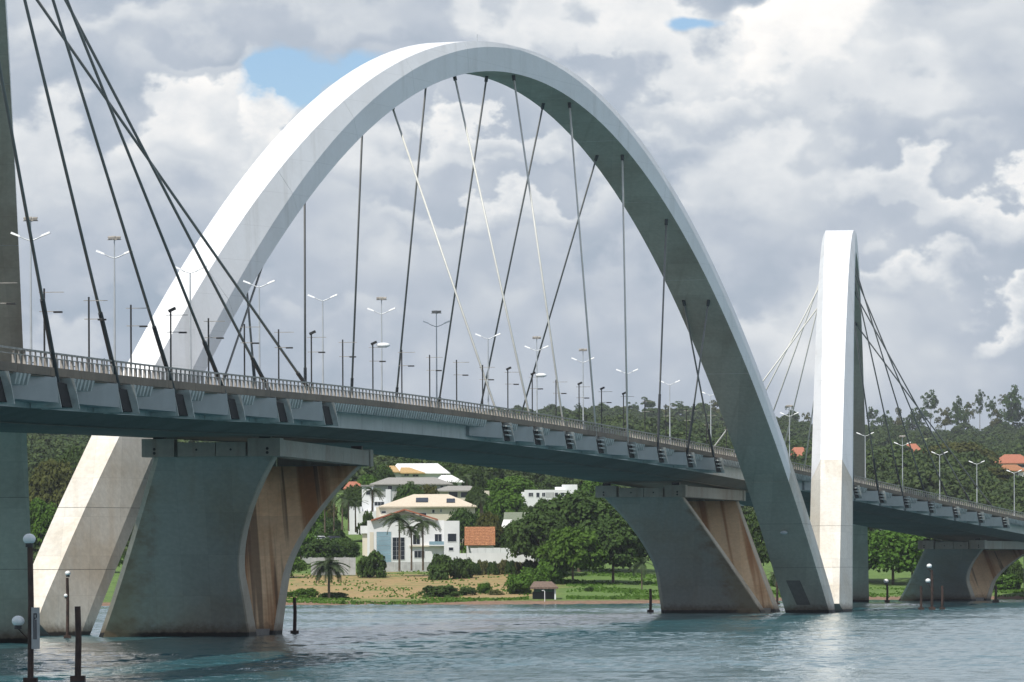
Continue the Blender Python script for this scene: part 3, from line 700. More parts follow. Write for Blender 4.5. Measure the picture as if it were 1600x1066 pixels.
nav_post(47, 1062, 848, 'tallest dark post at lower left with two white globes and a sign board', .16, ((46, 836, 10), (28, 964, 10)), True)
nav_post(121, 1060, 942, 'thick plain dark post near the lower left corner', .17)
nav_post(105, 992, 897, 'thin post with small white globes before the central arch left foot', .14, ((106, 890, 4.5), (103, 925, 3.5)))
nav_post(460, 988, 931, 'dark post with box base just right of the nearest pier', .17)
nav_post(1016, 959, 922, 'dark post left of the middle pier', .2)
nav_post(1214, 949, 912, 'dark post in the gap between middle pier and central arch right foot', .2)
nav_post(1293.5, 957.5, 868, 'thin post with small lamps before the foot of the narrow arch', .11, ((1292, 864, 2.5), (1296, 867, 2.5), (1292, 885, 2)))
nav_post(1386, 946, 893, 'short post with one globe right of the narrow arch', .17, ((1384.5, 914, 4),)) if False else nav_post(1386, 946, 918, 'short post with one globe right of the narrow arch', .2, ((1384.5, 913, 4),))
nav_post(1439, 958.5, 921, 'left plain post of the trio before the farthest pier', .18)
nav_post(1456, 958.5, 896, 'tall middle post of the trio with two white globes', .2, ((1452, 890, 4.2), (1450, 913, 4.2)))
nav_post(1472, 958.5, 921, 'right plain post of the trio before the farthest pier', .18)
nav_post(1555.5, 948, 921, 'dark post before the shrubs right of the farthest pier', .24)
#@@NATURE
# ================================================================== TREES
def quads(P, Nn, size, aspect=1.0, rs=rng):
    """leaf sized faces at points P facing roughly along Nn"""
    n = len(P); r = rs.normal(size=(n, 3)); Nn = Nn + r * .55; Nn /= np.linalg.norm(Nn, axis=1)[:, None] + 1e-9
    a = np.cross(Nn, rs.normal(size=(n, 3))); a /= np.linalg.norm(a, axis=1)[:, None] + 1e-9; b = np.cross(Nn, a)
    sz = (size * rs.uniform(.6, 1.3, n))[:, None]; V = np.empty((n, 4, 3)); 
    V[:, 0] = P - a * sz - b * sz * .3 * aspect; V[:, 1] = P + a * sz * .2 - b * sz * aspect * .8; V[:, 2] = P + a * sz + b * sz * .25 * aspect; V[:, 3] = P - a * sz * .1 + b * sz * aspect * .8
    return V.reshape(-1, 3)
def qmesh(name, V, mat):
    me = bpy.data.meshes.new(name); n = len(V) // 4; me.vertices.add(4 * n); me.vertices.foreach_set('co', V.astype(np.float32).ravel())
    me.loops.add(4 * n); me.loops.foreach_set('vertex_index', np.arange(4 * n, dtype=np.int32)); me.polygons.add(n)
    me.polygons.foreach_set('loop_start', np.arange(0, 4 * n, 4, dtype=np.int32)); me.polygons.foreach_set('loop_total', np.full(n, 4, dtype=np.int32))
    me.update(); me.materials.append(M[mat]); return me
def crown_pts(seed, n_lobes, n_leaf, shape='round'):
    """unit crown (radius 1, height about 1.5) of uneven leaf clumps; returns leaf points and outward normals"""
    rs = np.random.default_rng(seed); P = []; N = []
    for k in range(n_lobes):
        th = rs.uniform(0, 2 * math.pi)
        if shape == 'round': zz = rs.uniform(-.45, 1); rr = math.sqrt(max(0, 1 - zz * zz)) * rs.uniform(.55, .95); c = np.array([rr * math.cos(th), rr * math.sin(th), zz * .62 + .5]); r = rs.uniform(.22, .42)
        elif shape == 'tall': zz = rs.uniform(0, 1); rr = rs.uniform(.15, .75) * (1 - .4 * zz); c = np.array([rr * math.cos(th), rr * math.sin(th), zz * 2.2]); r = rs.uniform(.2, .4)
        elif shape == 'umbrella': rr = rs.uniform(.1, .9); c = np.array([rr * math.cos(th), rr * math.sin(th), .55 - .45 * rr * rr + rs.uniform(-.15, .15)]); r = rs.uniform(.16, .32)
        elif shape == 'wild': g3 = rs.normal(size=3) * np.array([.42, .42, .45]); c = np.array([g3[0], g3[1], .7 + g3[2] * .95]); r = rs.uniform(.18, .36)
        else: zz = rs.uniform(0, .75); rr = math.sqrt(max(0, 1 - zz * zz)) * rs.uniform(.4, .95); c = np.array([rr * math.cos(th), rr * math.sin(th), zz]); r = rs.uniform(.22, .38)
        d = rs.normal(size=(n_leaf, 3)); d /= np.linalg.norm(d, axis=1)[:, None]; d[:, 2] = np.where(d[:, 2] < -.3, -d[:, 2], d[:, 2])
        p = c + d * r * rs.uniform(.75, 1.1, (n_leaf, 1)) * np.array([1, 1, .8]); P.append(p); N.append(d + np.array([0, 0, .25]))
    return np.concatenate(P), np.concatenate(N)
CR = {}
for key, (sd_, nl, nf2, shp, sz, mt) in {
    'oak1': (1, 80, 110, 'round', .056, 'leaf'), 'oak2': (2, 74, 110, 'round', .058, 'leaf'), 'oak3': (3, 84, 104, 'round', .056, 'leaf'),
    'bright1': (4, 70, 100, 'round', .058, 'leaf_bright'), 'bright2': (5, 56, 60, 'bush', .085, 'leaf_bright'), 'olive1': (6, 76, 100, 'round', .056, 'leaf_olive'), 'olive2': (16, 66, 64, 'tall', .085, 'leaf_olive'),
    'bush1': (7, 50, 60, 'bush', .085, 'leaf'), 'bush2': (8, 44, 60, 'bush', .09, 'leaf'), 'tall1': (9, 26, 40, 'tall', .10, 'leaf'), 'tall2': (10, 18, 34, 'umbrella', .11, 'leaf'), 'tall3': (11, 14, 34, 'tall', .11, 'leaf'),
    'wild1': (21, 30, 60, 'wild', .07, 'leaf'), 'wild2': (22, 22, 60, 'wild', .07, 'leaf_olive'), 'wild3': (23, 34, 60, 'wild', .07, 'leaf'),
    'reed': (12, 40, 40, 'bush', .1, 'leaf_dry'), 'far1': (13, 40, 30, 'round', .10, 'leaf_far'), 'far2': (14, 36, 30, 'round', .105, 'leaf_far'), 'far3': (15, 34, 30, 'bush', .10, 'leaf_far')}.items():
    p_, n_ = crown_pts(sd_, nl, nf2, shp); CR[key] = qmesh('crown_' + ''.join(c for c in key if not c.isdigit()), quads(p_, n_, sz), mt)
def trunk_mesh(h, r, seed, limbs=4, spread=.5):
    rs = random.Random(seed); mb = MB(); mb.tube([(0, 0, -.6), (.1 * r, 0, h * .5), (rs.uniform(-.3, .3) * r * 2, 0, h)], [r, r * .75, r * .5], 7)
    for k in range(limbs):
        a = 2 * math.pi * k / limbs + rs.uniform(-.4, .4); L = h * spread
        mb.tube([(0, 0, h * .7), (math.cos(a) * L * .5, math.sin(a) * L * .5, h * .95), (math.cos(a) * L, math.sin(a) * L, h * 1.25)], [r * .45, r * .3, r * .12], 5)
    return mb
TR = [trunk_mesh(1.0, .07, k, 5, .55).me('trunk') for k in range(3)]; TRT = [trunk_mesh(1.0, .016, 9 + k, 2, .06).me('trunk') for k in range(2)]
for q in TR + TRT: q.materials.append(M['trunk'])
treecount = {}
def ground_z(x, d): return tz(x, d + (3.0 * math.sin(x * .05) + 1.5 * math.sin(x * .13 + 1) if d < 1000 else 0))
def tree(px, d, ptop, wpx, kind, label, name='tree', cat='tree', group=None, base=None, low=.13, thin=False):
    """tree whose crown top is seen at photo row ptop and whose crown is wpx photo pixels wide"""
    x = gx(px, d); z0 = ground_z(x, d) if base is None else base; H = max(1.0, gz(px, ptop, d) - z0); R_ = wpx * d / F / 2
    th = thing(name, label, cat, (x, d, z0), random.uniform(0, 6.28), group)
    hc = {'r': 1.45, 't': 2.75, 'u': .95, 'b': 1.15}[{'oak': 'r', 'bri': 'r', 'oli': 'r', 'far': 'r', 'bus': 'b', 'ree': 'b', 'tal': 't', 'wil': 'r'}[kind[:3]] if kind not in ('tall2', 'bright2', 'olive2') else {'tall2': 'u', 'bright2': 'b', 'olive2': 't'}[kind]]
    bz = max(low * H, H - R_ * 2 * (1.5 + .5 * math.sin(px * 1.7))) if thin else low * H; c = obj('crown', CR[kind], None, th, (0, 0, bz)); c.scale = (R_, R_, (H - bz) / hc)
    if low > .05:
        t_ = obj('trunk', random.choice(TRT if thin else TR), None, th); k_ = (bz + R_ * .8) / 1.25 if thin else H * .55; t_.scale = (k_ * (1 if thin else R_ / max(H, 1) * 1.3), k_ * (1 if thin else R_ / max(H, 1) * 1.3), k_)
    return th
def bush(px, d, ptop, wpx, kind, label, name='bush', group=None): return tree(px, d, ptop, wpx, kind, label, name, 'bush', group, None, .0)

# forest on the hills: one mass, instanced over the slopes
src1 = tree(432, 1150, 740, 90, 'far1', 'dark far tree behind the nearest pier right edge')
src2 = tree(1170, 1300, 772, 60, 'far2', 'dark tree seen between the middle pier and arch leg')
src3 = tree(60, 1200, 790, 60, 'far3', 'leafy dark tree right beside the shaded left arch leg')
pts = []; scl = []
tries = 0; rr_ = random.Random(3)
HOUSE_ZONES = [(455, 925, 1000, 1340), (1540, 1640, 1400, 1770), (1405, 1450, 1690, 1915), (1228, 1272, 1490, 1715), (1212, 1234, 1600, 1765)]
for k in range(420):
    d = rr_.uniform(3200, 3480); x = rr_.uniform(-470, 470); pts.append((x, d, tz(x, d) - .5 + rr_.uniform(0, 3))); scl.append(rr_.uniform(2.5, 5.5) * (1.6 if rr_.random() < .12 else 1))
while len(pts) < 16900 and tries < 60000:
    tries += 1; d = 1060 + (3750 - 1060) * rr_.random()**.8; hw = .115 * d + 60; x = rr_.uniform(-hw, hw); px = 800 + x * F / d
    if any(a < px < b and c < d < e_ for a, b, c, e_ in HOUSE_ZONES): continue
    if d < 1180 and px > 1000: continue
    if 2780 < d < 3170 and 1405 < px < 1550 and rr_.random() < .95: continue
    if 2800 < d < 3100 and 1030 < px < 1110 and rr_.random() < .9: continue
    if d > 1900 and .62 < math.sin(x * .011 + 1.3 + d * .0013) < .9 and rr_.random() < .8: continue
    if d > 1350 and math.sin(x * .013 + d * .0031) + .6 * math.sin(d * .009 - x * .004) > 1.28: continue
    pts.append((x, d, tz(x, d) - .5)); scl.append(rr_.uniform(2.4, 5.6) * (1 if d < 2200 else (.9 if d < 2900 else .72)) * (1.35 if rr_.random() < .08 else 1))
fm = bpy.data.meshes.new('forest_points'); fm.from_pydata(pts, [], [])
at = fm.attributes.new('size', 'FLOAT', 'POINT'); at.data.foreach_set('value', scl)
at2 = fm.attributes.new('pick', 'INT', 'POINT'); at2.data.foreach_set('value', [rr_.randrange(3) for _ in pts])
forest = bpy.data.objects.new('hill_forest', fm); COL.objects.link(forest); tag(forest, 'dense green woodland covering the hills behind the houses', kind='stuff')
ng = bpy.data.node_groups.new('scatter trees', 'GeometryNodeTree'); ng.interface.new_socket('Geometry', in_out='INPUT', socket_type='NodeSocketGeometry'); ng.interface.new_socket('Geometry', in_out='OUTPUT', socket_type='NodeSocketGeometry')
gi = ng.nodes.new('NodeGroupInput'); go = ng.nodes.new('NodeGroupOutput'); join = ng.nodes.new('GeometryNodeJoinGeometry')
na = ng.nodes.new('GeometryNodeInputNamedAttribute'); na.data_type = 'FLOAT'; na.inputs[0].default_value = 'size'
nb_ = ng.nodes.new('GeometryNodeInputNamedAttribute'); nb_.data_type = 'INT'; nb_.inputs[0].default_value = 'pick'
crownobj = [[c for c in q.children if c.name.startswith('crown')][0] for q in (src1, src2, src3)]
for k, q in enumerate(crownobj):
    oi = ng.nodes.new('GeometryNodeObjectInfo'); oi.inputs[0].default_value = q; oi.transform_space = 'ORIGINAL'
    cmp_ = ng.nodes.new('FunctionNodeCompare'); cmp_.data_type = 'INT'; cmp_.operation = 'EQUAL'; ng.links.new(nb_.outputs[0], cmp_.inputs[2]); cmp_.inputs[3].default_value = k
    ip = ng.nodes.new('GeometryNodeInstanceOnPoints'); rv = ng.nodes.new('FunctionNodeRandomValue'); rv.data_type = 'FLOAT_VECTOR'; rv.inputs[0].default_value = (-.05, -.05, 0); rv.inputs[1].default_value = (.05, .05, 6.28)
    rsn = ng.nodes.new('FunctionNodeRandomValue'); rsn.data_type = 'FLOAT_VECTOR'; rsn.inputs[0].default_value = (.8, .8, .75); rsn.inputs[1].default_value = (1.25, 1.25, 1.35)
    mul = ng.nodes.new('ShaderNodeVectorMath'); mul.operation = 'SCALE'; ng.links.new(rsn.outputs[0], mul.inputs[0]); ng.links.new(na.outputs[0], mul.inputs['Scale'])
    ng.links.new(gi.outputs[0], ip.inputs['Points']); ng.links.new(cmp_.outputs[0], ip.inputs['Selection']); ng.links.new(oi.outputs['Geometry'], ip.inputs['Instance'])
    ng.links.new(rv.outputs[0], ip.inputs['Rotation']); ng.links.new(mul.outputs[0], ip.inputs['Scale']); ng.links.new(ip.outputs[0], join.inputs[0])
ng.links.new(join.outputs[0], go.inputs[0]); md = forest.modifiers.new('scatter', 'NODES'); md.node_group = ng

# big trees by the shore
G1 = 'broad dark trees on the right shore'
for px, d, pt_, w, k, lab in (
    (905, 1000, 766, 150, 'oak1', 'tallest broad dark tree left of the middle pier'),
    (848, 985, 795, 100, 'oak2', 'dark rounded tree at the left end of the shore grove'),
    (958, 962, 806, 110, 'oak3', 'dark spreading tree whose crown touches the middle pier edge'),
    (895, 955, 822, 90, 'bright1', 'lower mid green tree in front of the tallest shore tree'),
    (985, 1010, 790, 90, 'oak2', 'dark tree partly hidden by the middle pier curved edge'),
    (812, 1040, 810, 60, 'oak3', 'small dark tree beside the mossy roof'),
    (1395, 1030, 826, 110, 'bright1', 'sunlit rounded tree between narrow arch and farthest pier'),
    (1345, 1040, 830, 80, 'oak3', 'dark tree directly behind the narrow arch far leg'),
    (1425, 1045, 836, 70, 'oak1', 'dark tree hidden behind the farthest pier raking edge'),
    (1182, 1020, 800, 70, 'oak2', 'shady tree between middle pier and central arch right leg'),
    (1565, 1045, 862, 60, 'bright2', 'bright shrubby tree right of the farthest pier')):
    tree(px, d, pt_, w, k, lab, group=G1)
# left slope and the strip behind the nearest pier
for px, d, pt_, w, k, lab in (
    (80, 1150, 706, 90, 'olive1', 'large olive green rounded tree left of the white arch foot'),
    (120, 1250, 690, 70, 'oak1', 'dark tree above the olive one beneath the deck'),
    (62, 1080, 770, 60, 'bright1', 'bright tree low beside the shaded arch leg'),
    (110, 1060, 800, 60, 'oak2', 'dark tree touching the white arch leg outer edge'),
    (165, 1010, 850, 50, 'bright1', 'green tree seen through the gap left of the nearest pier'),
    (150, 1000, 880, 44, 'bush1', 'low dark tree at the foot of the gap by the nearest pier'),
    (470, 1040, 826, 60, 'bright1', 'bright tree just right of the nearest pier rusty wall'),
    (455, 985, 864, 46, 'bright1', 'round bright tree above the garden wall left end'),
    (505, 1030, 836, 60, 'oak2', 'dark tree above the low grey garden wall'),
    (535, 1035, 836, 50, 'oak3', 'dark bushy tree left of the glass fronted house'),
    (520, 1090, 806, 44, 'oak1', 'tree in the palm garden left of the houses'),
    (488, 1120, 786, 50, 'bright1', 'light green tree above the parked cars'),
    (556, 1180, 752, 44, 'oak2', 'dark tree between faded red roof and pale house'),
    (574, 1085, 792, 36, 'tall2', 'blue green tree beside the white balcony house'),
    (600, 1260, 722, 40, 'oak3', 'dark tree left of the ochre roof'),
    (640, 1120, 752, 60, 'oak1', 'dark tree before the grey roofed house'),
    (668, 1125, 752, 46, 'olive1', 'reddish green tree beside the palms of the grey house'),
    (735, 1240, 724, 50, 'oak2', 'dark tree right of the white upper roofs'),
    (722, 1060, 792, 56, 'oak1', 'dark rounded tree at the right end of the cream roof'),
    (765, 1040, 796, 44, 'olive1', 'brownish dark tree beside the orange tiled roof'),
    (742, 1030, 842, 36, 'bright2', 'small bright tree before the orange tiled roof'),
    (708, 1020, 832, 18, 'bright1', 'narrow green tree between white block and orange roof'),
    (790, 1130, 764, 70, 'bright1', 'mid green tree in front of the hillside'),
    (800, 1220, 742, 80, 'bright1', 'broad light green tree behind the modern flat house'),
    (760, 1250, 748, 60, 'bright1', 'bright tree left of the flat roofed white house'),
    (860, 1110, 782, 50, 'olive1', 'yellowish tree in front of the flat white house'),
    (824, 1090, 786, 36, 'oak2', 'small dark tree below the flat white house'),
    (940, 1230, 742, 60, 'bright1', 'light tree behind the middle pier cap'),
    (870, 1260, 744, 60, 'oak3', 'dark tree behind the white tower of the flat house'),
    (610, 1060, 800, 30, 'oak2', 'small dark tree above the blue glass front'), (705, 1200, 750, 34, 'oak3', 'dark tree between the grey roof and the low wing'),
    (775, 1090, 800, 34, 'oak1', 'dark tree left of the mossy roof'), (500, 1160, 770, 50, 'olive1', 'olive tree high left of the palm garden'),
    (575, 1230, 738, 40, 'bright1', 'bright tree above the faded red roof'), (690, 1310, 716, 60, 'oak1', 'dark tree rising behind the broad white roof'),
    (640, 1330, 712, 60, 'oak2', 'dark tree behind the ochre and white roofs'), (745, 1150, 756, 40, 'oak3', 'dark tree right of the low pale wing'),
    (660, 1045, 812, 24, 'bright1', 'small bright tree behind the gabled roof'), (848, 1135, 778, 30, 'oak1', 'dark tree at the flat white house front wall')):
    tree(px, d, pt_, w, k, lab, group='garden trees between the houses')
# bushes
for px, d, pt_, w, k, lab in (
    (580, 985, 853, 44, 'bush1', 'round dark bush before the glass fronted house'),
    (690, 975, 860, 44, 'bush2', 'large bush before the right part of the white house'),
    (722, 978, 866, 40, 'bush1', 'second bush right of the large one by the white house'),
    (688, 908, 911, 62, 'bush1', 'wide dark bush alone on the dry bank'),
    (729, 912, 915, 30, 'bush2', 'low bush right of the wide dark one'),
    (756, 918, 908, 24, 'bright2', 'small rounded bush right of two low bushes'),
    (775, 912, 920, 24, 'reed', 'pale scrubby bush left of the bright hedge'),
    (812, 915, 893, 44, 'bright2', 'lower end of the bright clipped hedge beside the boathouse'),
    (835, 935, 882, 50, 'bright2', 'middle of the bright green hedge above the boathouse'),
    (862, 955, 868, 48, 'bright2', 'upper end of the bright hedge by the dark trees'),
    (478, 903, 914, 36, 'bright2', 'leafy bush at the water edge right of the nearest pier'),
    (520, 903, 922, 50, 'bush2', 'low dark scrub under the palm'),
    (450, 910, 920, 36, 'bright2', 'bright scrub touching the nearest pier rusty wall'),
    (887, 955, 906, 16, 'bush1', 'first tiny dark shrub on the lawn'),
    (899, 955, 909, 16, 'bush2', 'second tiny dark shrub on the lawn'),
    (920, 925, 918, 14, 'bush1', 'third tiny dark shrub lower on the lawn'),
    (1205, 1010, 915, 24, 'bright2', 'bright shrub between middle pier and arch leg'),
    (1570, 1010, 900, 50, 'bright2', 'green shrubs at the shore right of the farthest pier'),
    (1587, 1012, 880, 30, 'bush2', 'dark shrub beside the approach pier')):
    bush(px, d, pt_, w, k, lab, group='bushes on the shore')
for i in range(14):
    px = 715 + i * 9.2; bush(px, 988 + (i % 3) * 2, 871 + (i % 4) * 1.6, 17, 'reed' if i % 3 else 'bush2', 'tuft of tall reedy scrub along the white garden wall, %s from the left' % (ords[i] or 'first'), 'reed_clump', 'reeds along the garden wall')
# rough grass tufts on the bank and in the dry field
gp = []; 
while len(gp) < 9000:
    d = 884 + 130 * rng.random()**1.5; px = rng.uniform(430, 1620); x = gx(px, d); dd_ = d - shore(x) + 22
    if dd_ < 887.5 or 826 < px < 885: continue
    if math.sin(x * .31 + d * .09) + math.sin(x * .11 - d * .21) + rng.normal() * .6 < .35 and dd_ > 890: continue
    if dd_ > 900 and px < 815 and rng.random() < .85: continue
    gp.append((x, d, ground_z(x, d) + .08))
gp = np.array(gp); gn = np.tile([0, -.8, .4], (len(gp), 1)) + rng.normal(size=(len(gp), 3)) * .3
tg_ = obj('rough_grass', qmesh('rough_grass', quads(gp, gn, .26), 'leaf_bright')); tag(tg_, 'rough grass tufts on the bank and the dry field', kind='stuff')
# trees standing out on the ridge
rt = [(1015, 625, 20, 'wild1'), (1042, 640, 34, 'wild2'), (1058, 634, 30, 'wild3'), (1085, 640, 30, 'wild1'), (1098, 636, 22, 'wild2'), (905, 634, 9, 'wild3'), (992, 632, 12, 'wild1'), (1120, 628, 30, 'wild2'),
      (1363, 645, 14, 'wild3'), (1384, 650, 20, 'wild1'), (1405, 642, 14, 'wild2'), (1455, 622, 20, 'wild3'), (1440, 645, 16, 'wild1'), (1478, 642, 22, 'wild2'), (1497, 632, 14, 'wild3'), (1502, 642, 22, 'wild1'), (1515, 634, 16, 'wild2'),
      (1532, 621, 12, 'wild3'), (1550, 629, 12, 'wild1'), (1570, 622, 12, 'wild2'), (1583, 618, 26, 'wild3'), (1590, 640, 30, 'wild1'), (1560, 646, 22, 'wild2'), (1425, 652, 24, 'wild3'), (1240, 642, 16, 'wild1'), (1262, 648, 14, 'wild2')]
wr = {0: 'left of the central arch leg'}
for i, (px, py, w, k) in enumerate(rt):
    side = 'left of the central arch right leg' if px < 1160 else ('between the two arch legs' if px < 1300 else 'right of the narrow arch')
    grp = [q for q in sorted(a[0] for a in rt) if (q < 1160) == (px < 1160) and (q < 1300) == (px < 1300)]; pos_ = grp.index(px)
    tree(px, 3330 + (i % 5) * 12, py, w * 1.35, k, '%s ridge tree %s, %s from the left there' % ('slender' if w < 18 else 'open crowned', side, ords[pos_] or 'first'), 'ridge_tree', 'tree', 'trees on the skyline', None, .5 if py < 640 else .3, True)
# olive mass of tall trees behind the right hand lamps
for i, (px, d, py, w, k) in enumerate(((1400, 1500, 742, 70, 'olive1'), (1445, 1600, 712, 90, 'olive1'), (1500, 1650, 694, 100, 'olive1'), (1540, 1500, 735, 70, 'olive1'), (1470, 1450, 748, 90, 'olive1'), (1385, 1450, 770, 50, 'oak2'), (1370, 1600, 742, 60, 'oak1'),
                                       (1520, 1420, 772, 60, 'oak3'), (1425, 1560, 730, 60, 'olive1'), (1588, 1420, 772, 50, 'oak1'), (1550, 1560, 752, 40, 'olive1'))):
    tree(px, d, py, w * 1.15, k, '%s green tree behind the right hand lamps, %s' % ('olive' if k[1] == 'l' else 'dark', ['below the first lamp', 'behind the cables of the narrow arch', 'tallest and broadest', 'right of the tallest one', 'lowest before the middle lamps', 'by the narrow arch', 'upper left end', 'below the third lamp', 'under the small red roof', 'at the right picture edge', 'below the large red roofs'][i]), group='tree mass behind the right lamps')

# ------------------------------------------------------------------ palms
def frond_mesh(L, droop, width):
    V = []; n = 9
    P_ = [Vector((L * u, 0, L * (.55 * u - droop * u * u))) for u in np.linspace(0, 1, n)]
    Q = []
    for i in range(n - 1):
        a, b = P_[i], P_[i + 1]; w = width * math.sin(math.pi * min(1, (i + 1.2) / n)) + .08
        for sg in (-1, 1):
            for h in (0, .25, .5, .75):
                p = a.lerp(b, h); q = a.lerp(b, h + .24); tip = p.lerp(q, .5) + Vector((L * .08, sg * w * 1.25, -w * .5)); Q += [p, q, tip + Vector((.04, 0, 0)), tip]
    return qmesh('frond', np.array([tuple(v) for v in Q]), 'leaf_palm')
FR = {'date': frond_mesh(3.0, 1.05, .55), 'royal': frond_mesh(3.2, 1.15, .6)}
def palm(px, d, ptop, pbase, kind, label, nfr=16, rr=1.0, trk=.16):
    x = gx(px, d); z0 = gz(px, pbase, d); H = gz(px, ptop, d) - z0
    th = thing('palm_tree', label, 'palm', (x, d, z0), random.uniform(0, 6), 'palms on the shore and in the gardens')
    MB().tube([(0, 0, -.8), (.05, 0, H * .5), (0, 0, H - 1.2 * rr)], [trk * 1.3, trk, trk * .8], 7).build('trunk', 'trunk', th)
    for k in range(nfr):
        f_ = obj('frond', FR[kind], None, th, (0, 0, H - 1.2 * rr)); f_.rotation_euler = (random.uniform(-.2, .2), random.uniform(-.55, .55) - (.35 if k % 3 == 0 else 0), 2 * math.pi * k / nfr * 2.4 + random.uniform(-.2, .2)); f_.scale = (rr, rr, rr)
for a in ((514, 898, 870, 932, 'date', 'lone palm with drooping fronds on the dry bank', 46, 1.08, .2), (1003, 935, 873, 935, 'royal', 'small coconut palm left of the middle pier', 12, .8, .12),
          (624, 985, 800, 884, 'royal', 'tallest palm before the glass fronted house', 18, 1.0, .17), (643, 985, 818, 884, 'royal', 'shorter middle palm before the glass fronted house', 14, .8, .15), (661, 986, 806, 884, 'royal', 'right palm before the white house, beside the balcony', 18, 1.0, .17),
          (582, 1100, 757, 792, 'royal', 'palm before the white balcony house', 12, .85, .16), (535, 1080, 768, 820, 'royal', 'slender palm in the garden left of the houses', 10, .8, .15), (545, 1075, 774, 822, 'royal', 'second slender palm in the palm garden', 10, .75, .15),
          (522, 1085, 762, 822, 'royal', 'tallest slender palm of the palm garden', 10, .8, .15), (556, 1078, 778, 824, 'royal', 'right slender palm of the palm garden', 10, .7, .15), (508, 1080, 776, 824, 'royal', 'left slender palm of the palm garden', 10, .75, .15),
          (753, 1050, 772, 812, 'date', 'stout palm with bushy head right of the cream roof', 20, .75, .35), (730, 1180, 742, 776, 'royal', 'palm before the low grey roofed wing', 12, .8, .15), (1212, 1003, 895, 938, 'royal', 'yellowish palm beside the arch leg', 12, .75, .14),
          (835, 1085, 790, 812, 'date', 'bushy palm below the flat white house', 16, .7, .2), (645, 1130, 752, 778, 'royal', 'palm cluster before the grey roof', 16, .9, .15), (603, 1270, 716, 745, 'royal', 'palm left of the ochre roof', 10, .7, .15)):
    palm(*a)

# ================================================================== HOUSES
class House:
    def __init__(s, name, label, cat, px, py, d, rz=0):
        s.d = d; s.px = px; s.py = py; s.k = d / F
        s.o = thing(name, label, cat, (gx(px, d), d, gz(px, py, d)), rz)
    def X(s, px): return (px - s.px) * s.k
    def Z(s, py): return (s.py - py) * s.k
    def wall(s, x0, x1, y1, y0=None, dep=8, mat='white', off=0, name='wall'):
        zb = s.Z(y0) if y0 else -3; return MB().box(s.X(x0), s.X(x1), off, off + dep, zb, s.Z(y1)).build(name, mat, s.o)
    def win(s, x0, x1, y0, y1, off=0, nx=1, nz=1, mat='glass', fr='frame', name='window'):
        a, b, c, e = s.X(x0), s.X(x1), s.Z(y1), s.Z(y0); t = .07
        f = MB(); f.box(a, b, off - .06, off - .003, c, c + t); f.box(a, b, off - .06, off - .003, e - t, e); f.box(a, a + t, off - .06, off - .003, c + t, e - t); f.box(b - t, b, off - .06, off - .003, c + t, e - t)
        fo_ = f.build(name, fr, s.o); w = (b - a - 2 * t) / nx; h = (e - c - 2 * t) / nz
        for i in range(nx):
            for j in range(nz): MB().box(a + t + i * w + .03, a + t + (i + 1) * w - .03, off - .035, off - .004, c + t + j * h + .03, c + t + (j + 1) * h - .03).build('pane', mat, fo_)
    def hip(s, x0, x1, ye, yr, dep, mat, rx0=None, rx1=None, off=-.8, eave=.25):
        a, b = s.X(x0), s.X(x1); ra, rb = s.X(rx0 if rx0 else x0 + (x1 - x0) * .3), s.X(rx1 if rx1 else x1 - (x1 - x0) * .3); ze, zr = s.Z(ye), s.Z(yr); m_ = off + dep / 2
        v = [(a, off, ze), (b, off, ze), (b, off + dep, ze), (a, off + dep, ze), (ra, m_, zr), (rb, m_, zr), (a, off, ze - eave), (b, off, ze - eave), (b, off + dep, ze - eave), (a, off + dep, ze - eave)]
        return MB().add(v, [(0, 1, 5, 4), (2, 3, 4, 5), (1, 2, 5), (3, 0, 4), (6, 7, 1, 0), (7, 8, 2, 1), (8, 9, 3, 2), (9, 6, 0, 3), (9, 8, 7, 6)]).build('roof', mat, s.o)
# glass fronted white house
h = House('glass_front_house', 'white two storey house with blue glass front and gabled roof behind palms', 'house', 640, 882, 1010)
h.wall(574, 694, 812, dep=9); h.wall(694.05, 718, 813, dep=10, off=-1.6, name='right_block'); h.wall(563, 573.9, 820, 832, dep=5, off=1, name='side_wing'); h.wall(566, 573.9, 832.1, dep=4, off=1.5, mat='cream', name='side_wing')
h.wall(578, 584, 830, 868, dep=.05, off=-.055, mat='cream', name='recess_panel')
h.win(588, 612, 829, 880, -.003, 1, 7, 'blueglass', 'frame', 'glass_facade'); h.win(613, 633, 838, 874, -.003, 3, 5, 'glass', 'frame', 'window_grid')
h.win(645, 657, 834, 850, -.003, 2, 1); h.win(647, 664, 859, 871, -.003, 3, 1); h.win(679, 691, 833, 847, -.003, 2, 1); h.win(699.5, 714, 832.5, 846, -1.603, 1, 1); h.win(701, 709, 854, 860, -1.603, 1, 1)
MB().box(h.X(671), h.X(694), -1.5, -.003, h.Z(852), h.Z(850.5)).build('balcony_slab', 'white', h.o); MB().box(h.X(671), h.X(694), -1.5, -1.45, h.Z(850.4), h.Z(845)).build('balcony_glass', 'blueglass', h.o)
MB().box(h.X(640), h.X(671), -.5, -.003, h.Z(853), h.Z(851)).build('ledge', 'cream', h.o)
a, b, c_ = h.X(580), h.X(633), h.X(684); z1, z2, z3 = h.Z(813), h.Z(796), h.Z(812)
g_ = MB()
for (xa, za, xb, zb2) in ((a, z1, b, z2), (b, z2, c_, z3)): g_.hexa([(xa, -.9, za), (xb, -.9, zb2), (xb, 8, zb2), (xa, 8, za)], [(xa, -.9, za + .28), (xb, -.9, zb2 + .28), (xb, 8, zb2 + .28), (xa, 8, za + .28)])
g_.build('gable_roof', 'roof_red', h.o)
